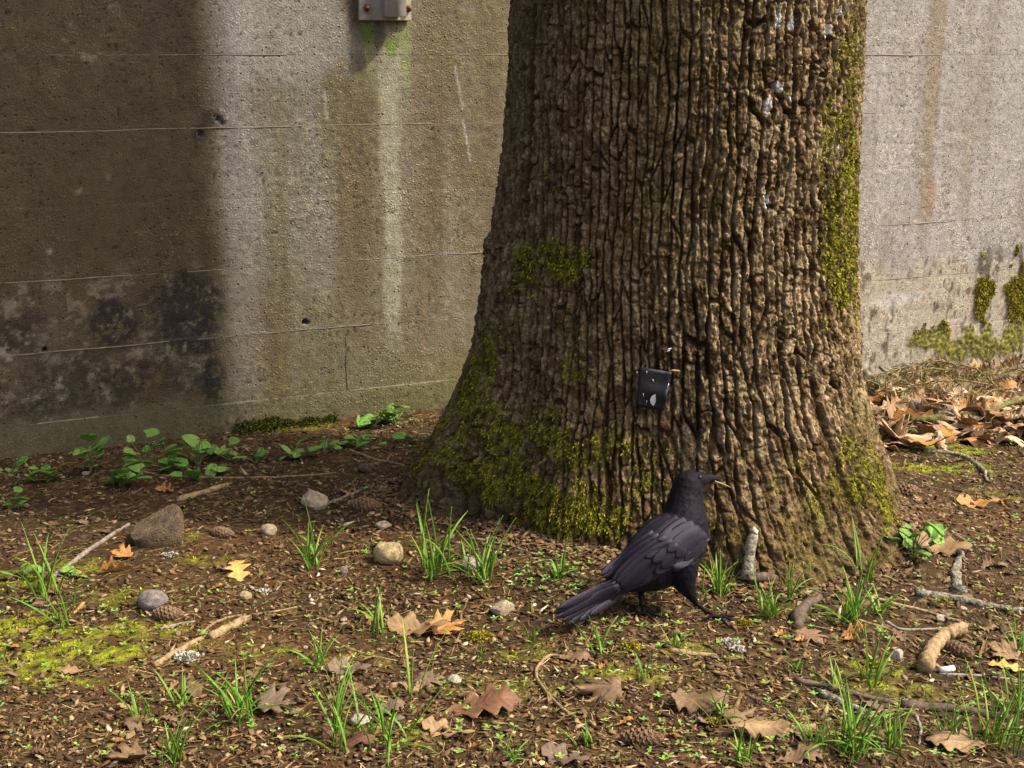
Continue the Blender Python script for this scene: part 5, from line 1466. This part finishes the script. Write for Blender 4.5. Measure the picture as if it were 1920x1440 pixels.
for a in ((588, 1066, 135, 9, 'grass tuft in front of the pale angular stone on the left'),
          (815, 1078, 150, 15, 'left one of the two tall grass tufts before the tree root'),
          (905, 1090, 135, 13, 'right one of the two tall grass tufts before the tree root'),
          (1042, 1084, 75, 7, 'small grass tuft at the foot of the trunk behind the tail'),
          (85, 1120, 150, 8, 'tall loose grass at the left edge above the moss patch'),
          (125, 1170, 105, 6, 'grass rising from the upper edge of the large moss patch'),
          (262, 1352, 90, 7, 'small grass tuft at the bottom left near the pale brown leaf'),
          (455, 1346, 150, 17, 'big dense grass tuft at the bottom left'),
          (338, 1322, 85, 6, 'sparse grass left of the big dense tuft at the bottom left'),
          (632, 1392, 180, 12, 'tall grass tuft at the bottom edge left of centre'),
          (722, 1395, 150, 12, 'grass tuft at the bottom edge right of the fat cone'),
          (768, 1312, 150, 2, 'single tall grass stalk before the large curled tan leaf'),
          (705, 1192, 100, 5, 'thin grass left of the large curled tan leaf'),
          (595, 1255, 110, 5, 'thin bent grass above the fat cone at the bottom left'),
          (1118, 1228, 90, 4, 'two long grass blades in front of the tail of the crow'),
          (997, 1202, 60, 4, 'tiny grass sprig left of the tail of the crow'),
          (1270, 1210, 60, 4, 'small grass sprig in front of the belly of the crow'),
          (1345, 1110, 95, 12, 'grass tuft at the trunk between the crow and the upright stub'),
          (1440, 1156, 92, 14, 'bushy grass tuft right of the right foot of the crow'),
          (1483, 1122, 90, 7, 'grass tuft right of the upright broken stub'),
          (1592, 1168, 120, 18, 'large grass tuft in front of the right half of the trunk'),
          (1622, 1088, 130, 6, 'tall thin grass against the right half of the trunk'),
          (1648, 1152, 70, 8, 'low spreading grass right of the large tuft by the trunk'),
          (1632, 1278, 120, 9, 'grass tuft left of the chalk white pebble'),
          (1565, 1295, 70, 5, 'small grass sprig below the rolled red brown leaf'),
          (1345, 1345, 105, 5, 'thin grass growing through the arched brown leaf'),
          (1205, 1275, 60, 4, 'tiny grass sprig right of the torn square leaf piece'),
          (1595, 1412, 150, 24, 'dense grass tuft at the bottom edge right of centre'),
          (1530, 1408, 110, 10, 'grass left of the dense tuft at the bottom edge'),
          (1672, 1400, 95, 11, 'short grass right of the dense tuft at the bottom edge'),
          (1775, 1395, 120, 9, 'grass leaning over the pale leaf near the bottom right corner'),
          (1862, 1392, 160, 17, 'tall grass tuft in the bottom right corner'),
          (1903, 1225, 105, 7, 'grass sprig at the right edge beside the pale tan leaf'),
          (1908, 1338, 125, 10, 'grass at the right edge above the corner'),
          (900, 1240, 50, 4, 'tiny grass sprig below the yellow moss clump'),
          (1500, 1260, 55, 5, 'little grass sprig below the flat five lobed leaf'),
          (320, 1430, 110, 9, 'grass at the bottom edge near the left corner'),
          (960, 1430, 70, 6, 'short grass at the bottom edge below the crumpled leaf'),
          (1390, 1430, 90, 7, 'grass at the bottom edge below the arched tan leaf'),
          (1100, 1400, 70, 6, 'short grass at the bottom left of the yellowish cone')):
    tuft(*a)

# broad-leaved weeds
def broad_mesh(name, seed, heart=True):
    b_ = bmesh.new(); rr = random.Random(seed)
    n, m = 12, 5
    rows = []
    for i in range(n + 1):
        t = i / n
        w = 0.46 * math.sqrt(max(0, math.sin(math.pi * (0.06 + 0.94 * t) ** .72))) * (1 - .1 * t) + .01
        row_ = []
        for j in range(m):
            s = (j - 2) / 2
            y = t - (0.10 * abs(s) if heart and t < .25 else 0)
            ser = 1 + 0.05 * (i % 2)
            row_.append(b_.verts.new(Vector((s * w * ser, y, .10 * abs(s) - .25 * (t - .3) ** 2 + .03 * math.sin(5 * t + 4 * s + seed)))))
        rows.append(row_)
    for a, c in zip(rows[:-1], rows[1:]):
        for j in range(m - 1): b_.faces.new((a[j], a[j + 1], c[j + 1], c[j]))
    bmesh.ops.recalc_face_normals(b_, faces=b_.faces)
    thicken(b_, .012)
    return bm_mesh(name, b_)
BROAD = [broad_mesh('leaf', i) for i in range(4)]
M_weed = rnd_mat('weed_leaf', [(0, (0.16, 0.33, 0.05)), (0.5, (0.21, 0.40, 0.07)), (1, (0.28, 0.45, 0.09))], 0.5, 5, 0.25, 12, 0.3, 0.03, 0.4, transl=0.38)
M_stem = rnd_mat('weed_stem', [(0, (0.12, 0.16, 0.05)), (1, (0.17, 0.17, 0.07))], 0.6, 20, 0.2, bstr=0)
def weed(px, row, n, hpx, lpx, label, spread=0.035, seed=0):
    """low plant: each leaf on its own stalk"""
    g = gp(px, row)
    k = ppm(row)
    rr = random.Random(int(px * 3 + row) + seed)
    t = link('leafy_weed', None, label=label, cat='plant', loc=g)
    for i in range(n):
        an = rr.uniform(0, 6.28); rad = abs(rr.gauss(0, spread))
        hgt = hpx / k * (rr.uniform(.15, .8) if i else 1.0)
        tip = Vector((math.cos(an) * rad, math.sin(an) * rad * .6, hgt))
        V, Q, T = tube([Vector((0, 0, -.003)), tip * .5 + Vector((0, 0, hgt * .15)), tip], [.0014, .0012, .0010], 5, False)
        st = link('stalk', np_mesh('stalk', V, Q=Q), M_stem, t)
        L = lpx / k * rr.uniform(.5, 1.1)
        o = link('leaf', BROAD[rr.randrange(4)], M_weed, t)
        o.scale = (L * rr.uniform(.8, 1.05), L, L)
        o.location = tip
        out = an + rr.gauss(0, .6) - math.pi / 2
        o.rotation_euler = (Matrix.Rotation(out, 3, 'Z') @ Matrix.Rotation(rr.uniform(-.3, .75), 3, 'X') @ Matrix.Rotation(rr.gauss(0, .3), 3, 'Y')).to_euler()
    return t
for a in ((20, 893, 8, 30, 26, 'pale weed at the left edge at the foot of the wall'),
          (98, 900, 7, 20, 34, 'low round leaved weed second from the left along the wall'),
          (170, 885, 11, 62, 34, 'weed with one tall round leaf against the wall on the left'),
          (225, 912, 12, 45, 36, 'largest clump of round leaves in front of the wall on the left'),
          (272, 880, 11, 68, 32, 'weed with a raised leaf above the largest clump at the wall'),
          (318, 885, 11, 36, 36, 'dense round leaved weed right of the largest clump at the wall'),
          (372, 872, 10, 52, 30, 'weed with upright leaves right of the dense round leaved one'),
          (430, 862, 7, 34, 30, 'small weed with a round leaf at the right end of the row'),
          (372, 900, 6, 16, 32, 'low weed by the right end of the long thin twig'),
          (480, 868, 5, 14, 30, 'flat weed leaf alone between two groups along the wall'),
          (550, 858, 8, 22, 26, 'small serrated weed below the dark moss at the wall foot'),
          (612, 848, 7, 20, 24, 'small weed with pointed leaves left of the trunk'),
          (668, 838, 8, 18, 26, 'low sprawling weed in the shade beside the root'),
          (700, 800, 9, 22, 30, 'weed at the wall foot nearest the trunk with a pale broad leaf'),
          (742, 796, 10, 36, 30, 'upright weed at the wall foot right beside the trunk'),
          (770, 830, 7, 20, 22, 'tiny weed squeezed against the left edge of the trunk'),
          (20, 955, 8, 30, 26, 'pale green weed at the left edge in front of the wall plants'),
          (45, 1085, 7, 22, 32, 'weed with broad leaves at the left edge among the tall grass'),
          (135, 1085, 6, 16, 26, 'small weed left of the rolled rusty leaf'),
          (1712, 1040, 14, 66, 40, 'bright green leafy plant at the right side of the trunk base')):
    weed(*a)

# ---- clumps of yellow moss and pale lichen lying on the soil
def clump(px, row, wpx_, n, cols, label, name, cat, L=(.004, .009), W=.0018):
    g = gp(px, row)
    k = ppm(row); r = wpx_ / k / 2
    rs_ = np.random.default_rng(int(px + row * 3))
    a = rs_.uniform(0, 6.28, n); q = np.sqrt(rs_.random(n)) * r
    x, y = q * np.cos(a) * (1 + .3 * np.sin(a * 3)), q * np.sin(a) * .8
    z = r * .38 * np.sqrt(np.clip(1 - (q / r) ** 2, 0, 1)) * (1 + .4 * vn(x * 150, y * 150, 3))
    P = np.stack([x, y, z], 1)
    N = np.stack([x / r * .7, y / r * .7, np.ones(n) * .7], 1)
    V, T = moss_mesh('m', P, N, rs_, L, W, .1, .7)
    link(name, np_mesh(name, V, T=T, col=moss_col(n, rs_, *cols), smooth=False), M_moss, label=label, cat=cat, loc=g)
YM = ((0.14, 0.12, 0.012), (0.42, 0.34, 0.03)); LI = ((0.30, 0.28, 0.21), (0.68, 0.64, 0.53))
clump(898, 1197, 46, 420, YM, 'bright yellow moss clump right of the large curled tan leaf', 'moss_clump', 'moss')
clump(1185, 1217, 44, 420, YM, 'bright yellow moss clump below the left foot of the crow', 'moss_clump', 'moss')
clump(1395, 1172, 28, 260, YM, 'yellowish moss clump by the toes of the right foot of the crow', 'moss_clump', 'moss')
clump(1338, 1358, 30, 260, YM, 'yellow moss clump under the arched brown leaf', 'moss_clump', 'moss')
clump(1770, 1130, 26, 220, YM, 'yellow green moss clump on the lichen covered branch', 'moss_clump', 'moss')
clump(1640, 1250, 34, 260, YM, 'olive moss clump below the chalk white pebble', 'moss_clump', 'moss')
clump(1367, 1208, 30, 216, LI, 'ruffled white lichen clump below the right foot of the crow', 'lichen_clump', 'lichen', (.005, .009), .0026)
clump(1381, 1220, 24, 162, LI, 'smaller white lichen scrap touching the ruffled lichen clump', 'lichen_clump', 'lichen', (.005, .009), .0026)
clump(352, 1236, 46, 234, LI, 'grey white lichen scrap beside the tan stick on the left', 'lichen_clump', 'lichen', (.005, .009), .0026)
clump(320, 1043, 24, 144, LI, 'white lichen scrap below the largest stone', 'lichen_clump', 'lichen', (.004, .008), .0024)
clump(495, 1112, 24, 144, LI, 'white lichen scrap right of the bright ochre leaf', 'lichen_clump', 'lichen', (.004, .008), .0024)
clump(1760, 775, 46, 252, LI, 'pale lichen tuft in the middle of the leaf heap', 'lichen_clump', 'lichen', (.007, .013), .0028)
clump(1890, 735, 44, 252, LI, 'pale lichen tuft on the dark branch at the right edge', 'lichen_clump', 'lichen', (.007, .013), .0028)

# ---- fallen conifer boughs against the wall, right
M_needle = vcol_mat('conifer_needle', 0.6, 40, 0.8, 1.2, 40, 0.0, 0.001, 0.3)
def bough(pts, lab, n=240, lo=(0.10, 0.095, 0.025), hi=(0.33, 0.26, 0.09)):
    """pts: (pixel, row, depth Y); drooping needles along each twig"""
    W = [wp(*p) for p in pts]
    rs_ = np.random.default_rng(int(pts[0][0] * 5 + pts[0][1]))
    t = link('conifer_bough', None, label=lab, cat='bough', loc=W[0])
    D = []
    for a, b in zip(W[:-1], W[1:]):
        for q in np.linspace(0, 1, 7)[:-1]: D.append(a.lerp(b, q))
    D.append(W[-1])
    D = [d - W[0] for d in D]
    V, Q, T = tube(D, [.0035 * (1 - .7 * i / len(D)) for i in range(len(D))], 6, True, .1)
    link('twig', np_mesh('twig', V, Q=Q, T=T), M_stick['tan'], t)
    A = np.array([tuple(d) for d in D])
    i = rs_.integers(0, len(A) - 1, n); f = rs_.random(n)[:, None]
    P = A[i] * (1 - f) + A[i + 1] * f
    tg = A[i + 1] - A[i]; tg /= np.linalg.norm(tg, axis=1)[:, None]
    d = tg * .8 + rs_.normal(size=(n, 3)) * .55; d /= np.linalg.norm(d, axis=1)[:, None]
    L = rs_.uniform(.022, .045, n)[:, None]
    s = np.cross(d, rs_.normal(size=(n, 3))); s /= np.linalg.norm(s, axis=1)[:, None]
    w = .0011
    Vn = np.stack([P - s * w, P + s * w, P + d * L * .7 + s * w * .8 - [0, 0, .002], P + d * L - [0, 0, .005], P + d * L * .7 - s * w * .8 - [0, 0, .002]], 1).reshape(-1, 3)
    k = np.arange(n) * 5
    T = np.concatenate([np.stack([k, k + 1, k + 2], 1), np.stack([k, k + 2, k + 4], 1), np.stack([k + 4, k + 2, k + 3], 1)])
    link('needles', np_mesh('needles', Vn, T=T, col=moss_col(n, rs_, lo, hi), smooth=False), M_needle, t, kind='stuff')
bough([(1880, 735, 4.35), (1830, 690, 4.40), (1760, 676, 4.42), (1690, 690, 4.40), (1625, 716, 4.30)], 'arching yellowish conifer bough at the wall foot reaching the trunk', 420)
bough([(1860, 722, 4.36), (1800, 712, 4.33), (1740, 716, 4.28), (1690, 735, 4.22)], 'lower conifer bough hanging over the leaf heap', 330)
bough([(1800, 700, 4.42), (1750, 690, 4.38), (1700, 700, 4.34), (1655, 722, 4.25)], 'middle conifer bough between arching bough and leaf heap', 300)
bough([(1950, 700, 4.55), (1890, 690, 4.50), (1840, 700, 4.45), (1790, 722, 4.36)], 'conifer bough at the right edge at the wall foot', 300)
bough([(1900, 728, 4.30), (1840, 734, 4.26), (1790, 742, 4.20)], 'short conifer bough lying on the dark branch', 220, (0.12, 0.10, 0.03), (0.40, 0.30, 0.10))

bough([(1700, 705, 4.42), (1760, 702, 4.40), (1830, 704, 4.42), (1900, 700, 4.46)], 'dry brown conifer bough lowest along the wall foot', 320, (0.12, 0.09, 0.03), (0.36, 0.25, 0.09))
bough([(1640, 735, 4.20), (1680, 722, 4.24), (1730, 726, 4.24), (1770, 738, 4.20)], 'dry conifer bough lying beside the trunk behind the leaf heap', 260, (0.12, 0.09, 0.03), (0.36, 0.25, 0.09))

# ------------------------------------------------------------------ what nobody could count: crumbs, needles, seedlings, ground moss
def keep(X, Y):
    d = np.hypot(X - TC[0], Y - TC[1]); th = np.arctan2(Y - TC[1], X - TC[0])
    return (d > trunk_r(th, np.full_like(d, 0.02)) - 0.02) & (((X - WO[0]) * WN[0] + (Y - WO[1]) * WN[1]) > 0.005)
def spread_pts(n, rs_):
    """points over the ground in view, denser towards the camera"""
    u = rs_.random(n * 2)
    Y = 1.78 * (4.75 / 1.78) ** (u ** 0.9)
    X = rs_.uniform(-1, 1, n * 2) * (0.42 * Y + 0.12)
    far = rs_.random(n * 2) < 0.16                        # thinner cover just beside the view
    X = np.where(far, np.sign(X) * (np.abs(X) * 0.9 + 0.42 * Y * 0.85), X)
    k = keep(X, Y)
    return X[k][:n], Y[k][:n]
rs = np.random.default_rng(41)
M_crumb = vcol_mat('litter_crumb', 0.85, 120, 0.7, 1.3, 100, 0.0, 0.001, 0.2)
# crumbs: small irregular six-cornered chips
n = 48000
X, Y = spread_pts(n, rs); n = len(X)
Zg = gh_fine(X, Y)
dens = sstep(-0.6, 0.5, fbm(X * 2.4, Y * 2.4, 3, 91))
k = rs.random(n) < 0.35 + 0.65 * dens
X, Y, Zg = X[k], Y[k], Zg[k]; n = len(X)
size = 0.0022 + 0.0058 * rs.random(n) ** 2.6
an = rs.uniform(0, 6.28, n)
elong = rs.uniform(1.0, 2.6, n)
base = np.array(((1, 0, 0), (0.2, .8, .1), (-1, .1, 0), (-.1, -.8, .05), (0.15, .05, .75), (0, 0, -.6)))
pts = base[None] * (1 + 0.35 * rs.uniform(-1, 1, (n, 6, 3)))
tl = rs.normal(0, .35, (n, 1))
px_ = pts[..., 0] * elong[:, None]; py_ = pts[..., 1]; pz_ = pts[..., 2] * rs.uniform(.35, .9, (n, 1)) + px_ * tl
ca, sa = np.cos(an)[:, None], np.sin(an)[:, None]
V = np.stack([X[:, None] + (px_ * ca - py_ * sa) * size[:, None], Y[:, None] + (px_ * sa + py_ * ca) * size[:, None], Zg[:, None] + (pz_ + 0.25) * size[:, None]], -1).reshape(-1, 3)
i6 = np.arange(n) * 6
T = np.concatenate([np.stack([i6 + a, i6 + b, i6 + c], 1) for a, b, c in ((0, 1, 4), (1, 2, 4), (2, 3, 4), (3, 0, 4), (1, 0, 5), (2, 1, 5), (3, 2, 5), (0, 3, 5))])
pal = np.array(((0.044, 0.024, 0.010), (0.090, 0.052, 0.021), (0.155, 0.096, 0.040), (0.25, 0.168, 0.078), (0.32, 0.235, 0.12), (0.17, 0.080, 0.028), (0.46, 0.38, 0.25), (0.11, 0.11, 0.02)))
ci = rs.choice(len(pal), n, p=(.28, .27, .20, .08, .04, .06, .015, .055))
cc = pal[ci] * rs.uniform(.75, 1.3, (n, 1))
link('soil_crumbs', np_mesh('soil_crumbs', V, T=T, col=np.repeat(cc, 6, 0), smooth=False), M_crumb, label='crumbs of bark, grit and dry leaf over the soil', cat='litter', kind='stuff')
# bigger flakes of bark and leaf, more of them against the trunk and the wall
n = 5200
X, Y = spread_pts(2200, rs)
tq = rs.uniform(math.radians(175), math.radians(365), 2200)
rq = trunk_r(tq, np.full(2200, .02)) + np.abs(rs.normal(0, .05, 2200)) - .005
X = np.concatenate([X, TC[0] + rq * np.cos(tq)]); Y = np.concatenate([Y, TC[1] + rq * np.sin(tq)]); n = len(X)
L = rs.uniform(.004, .010, n); an = rs.uniform(0, 6.28, n); tx = rs.normal(0, .35, n); ty = rs.normal(0, .35, n)
V = []
for q in range(6):
    a = q * math.pi / 3 + rs.uniform(-.35, .35, n); r_ = L * rs.uniform(.55, 1.1, n)
    lx = np.cos(a) * r_ * 1.3; ly = np.sin(a) * r_ * .7
    wx, wy = lx * np.cos(an) - ly * np.sin(an), lx * np.sin(an) + ly * np.cos(an)
    V.append(np.stack([X + wx, Y + wy, gh_fine(X, Y) + .004 + lx * tx + ly * ty + rs.uniform(-.001, .001, n)], 1))
V.append(np.stack([X, Y, gh_fine(X, Y) + .0055 + rs.uniform(0, .003, n)], 1))
V = np.stack(V, 1).reshape(-1, 3); i7 = np.arange(n) * 7
T = np.concatenate([np.stack([i7 + q, i7 + (q + 1) % 6, i7 + 6], 1) for q in range(6)])
pal = np.array(((0.05, 0.03, 0.015), (0.10, 0.06, 0.028), (0.16, 0.10, 0.048), (0.24, 0.16, 0.08), (0.17, 0.075, 0.03), (0.36, 0.27, 0.15)))
cc = pal[rs.choice(6, n, p=(.28, .30, .22, .09, .09, .02))] * rs.uniform(.8, 1.2, (n, 1))
link('bark_flakes', np_mesh('bark_flakes', V, T=T, col=np.repeat(cc, 7, 0), smooth=False), M_crumb, label='flakes of bark and broken leaf on the soil', cat='litter', kind='stuff')
# needles and fine straw
n = 15000
X, Y = spread_pts(n, rs); n = len(X)
Zg = gh_fine(X, Y) + 0.0015
L = 0.008 + 0.026 * rs.random(n) ** 1.8 + (rs.random(n) < .07) * rs.uniform(.01, .035, n); an = rs.uniform(0, 6.28, n); cv = rs.normal(0, .25, n); w = rs.uniform(.0005, .0011, n) * (1 + (rs.random(n) < .12) * 1.3)
V = []
for t in (-.5, 0, .5):
    a = an + cv * t * 2
    cx = X + np.cos(an) * L * t - np.sin(an) * cv * L * (t * t); cy = Y + np.sin(an) * L * t + np.cos(an) * cv * L * (t * t)
    z = gh_fine(cx, cy) + 0.002 + (0.003 * rs.random(n) if t == 0 else 0.002 * rs.random(n))
    V += [np.stack([cx - np.sin(a) * w, cy + np.cos(a) * w, z], 1), np.stack([cx + np.sin(a) * w, cy - np.cos(a) * w, z + .0002], 1)]
V = np.stack(V, 1).reshape(-1, 3)
i6 = np.arange(n) * 6
Q = np.concatenate([np.stack([i6, i6 + 1, i6 + 3, i6 + 2], 1), np.stack([i6 + 2, i6 + 3, i6 + 5, i6 + 4], 1)])
pal = np.array(((0.10, 0.055, 0.022), (0.16, 0.095, 0.038), (0.25, 0.165, 0.07), (0.38, 0.28, 0.14), (0.055, 0.034, 0.016)))
cc = pal[rs.choice(5, n, p=(.28, .27, .2, .08, .17))] * rs.uniform(.8, 1.2, (n, 1))
link('needle_litter', np_mesh('needle_litter', V, Q=Q, col=np.repeat(cc, 6, 0), smooth=False), M_crumb, label='fallen needles and fine straw over the soil', cat='litter', kind='stuff')
# seedlings: pairs of tiny round leaves
pts = scatter_px(900, [(520, 1000, 1300, 1430, 3), (1200, 1100, 1920, 1430, 3), (0, 1100, 520, 1430, 2), (960, 1040, 1100, 1110, .6), (640, 760, 800, 850, .5), (1700, 830, 1920, 1100, .6), (0, 880, 700, 1000, .5)], 12)
V = []; T = []; cc = []
for px, row, g in pts:
    m = RNG.choice((2, 2, 3, 4)); a0 = RNG.uniform(0, 6.28); r = RNG.uniform(.0020, .0052); h = RNG.uniform(.004, .012)
    col_ = (RNG.uniform(.12, .22), RNG.uniform(.22, .34), RNG.uniform(.035, .07))
    for q in range(m):
        a = a0 + q * 6.283 / m
        d = Vector((math.cos(a), math.sin(a), .25)); s = Vector((-math.sin(a), math.cos(a), 0))
        b0 = len(V); c = g + Vector((0, 0, h))
        V += [c, c + d * r * .9 + s * r * .6, c + d * r * 1.8 + s * r * .42, c + d * r * 2.1, c + d * r * 1.8 - s * r * .42, c + d * r * .9 - s * r * .6]
        T += [(b0, b0 + 1, b0 + 2), (b0, b0 + 2, b0 + 3), (b0, b0 + 3, b0 + 4), (b0, b0 + 4, b0 + 5)]
        cc += [col_] * 6
    b0 = len(V)
    V += [g + Vector((.0006, 0, 0)), g - Vector((.0006, 0, 0)), g + Vector((0, 0, h))]; T.append((b0, b0 + 1, b0 + 2)); cc += [col_] * 3
link('seedlings', np_mesh('seedlings', np.array([tuple(v) for v in V]), T=np.array(T), col=np.array(cc), smooth=False), M_moss, label='scattered tiny two leaved green seedlings', cat='seedlings', kind='stuff')
# ground moss
n = 190000
X = rs.uniform(-1.5, 2.2, n); Y = rs.uniform(1.8, 4.7, n)
m = ground_moss(X, Y)
k = (rs.random(n) < np.clip(m * 1.2 - .1, 0, 1)) & keep(X, Y)
X, Y = X[k][:22000], Y[k][:22000]; n = len(X)
P = np.stack([X, Y, gh_fine(X, Y) + .003], 1)
V, T = moss_mesh('m', P, np.tile((0, 0, 1.0), (n, 1)), rs, (.004, .010), .0016, .05, .65)
link('ground_moss', np_mesh('ground_moss', V, T=T, col=moss_col(n, rs, (0.10, 0.11, 0.008), (0.36, 0.38, 0.022)), smooth=False), M_moss, label='low green moss growing in patches on the soil', cat='moss', kind='stuff')
# dark moss along the wall foot, left
n = 5000
S_ = rs.uniform(wpx(440, 800)[0], wpx(660, 790)[0], n * 3)
w_ = np.clip(.5 + fbm(S_ * 14, S_ * 0, 3, 95), 0, 1)
k = rs.random(n * 3) < w_
S_ = S_[k][:n]; n = len(S_)
o_ = np.abs(rs.normal(0, .02, n))
hz = np.clip(.045 * np.clip(.6 + fbm(S_ * 16, S_ * 0, 3, 96), .1, 1.2) * rs.random(n), 0, 1)
pw_ = WO[None] + WD[None] * S_[:, None] + WN[None] * (.004 + o_)[:, None]
P = np.stack([pw_[:, 0], pw_[:, 1], gh_fine(pw_[:, 0], pw_[:, 1]) + hz * np.exp(-(o_ / .03))], 1)
V, T = moss_mesh('m', P, np.tile((WN[0], WN[1], .8), (n, 1)), rs, (.006, .014), .002, .2, .7)
link('wall_foot_moss', np_mesh('wall_foot_moss', V, T=T, col=moss_col(n, rs, (0.03, 0.035, 0.006), (0.12, 0.13, 0.015)), smooth=False), M_moss, label='dark moss along the foot of the wall left of the trunk', cat='moss', kind='stuff')
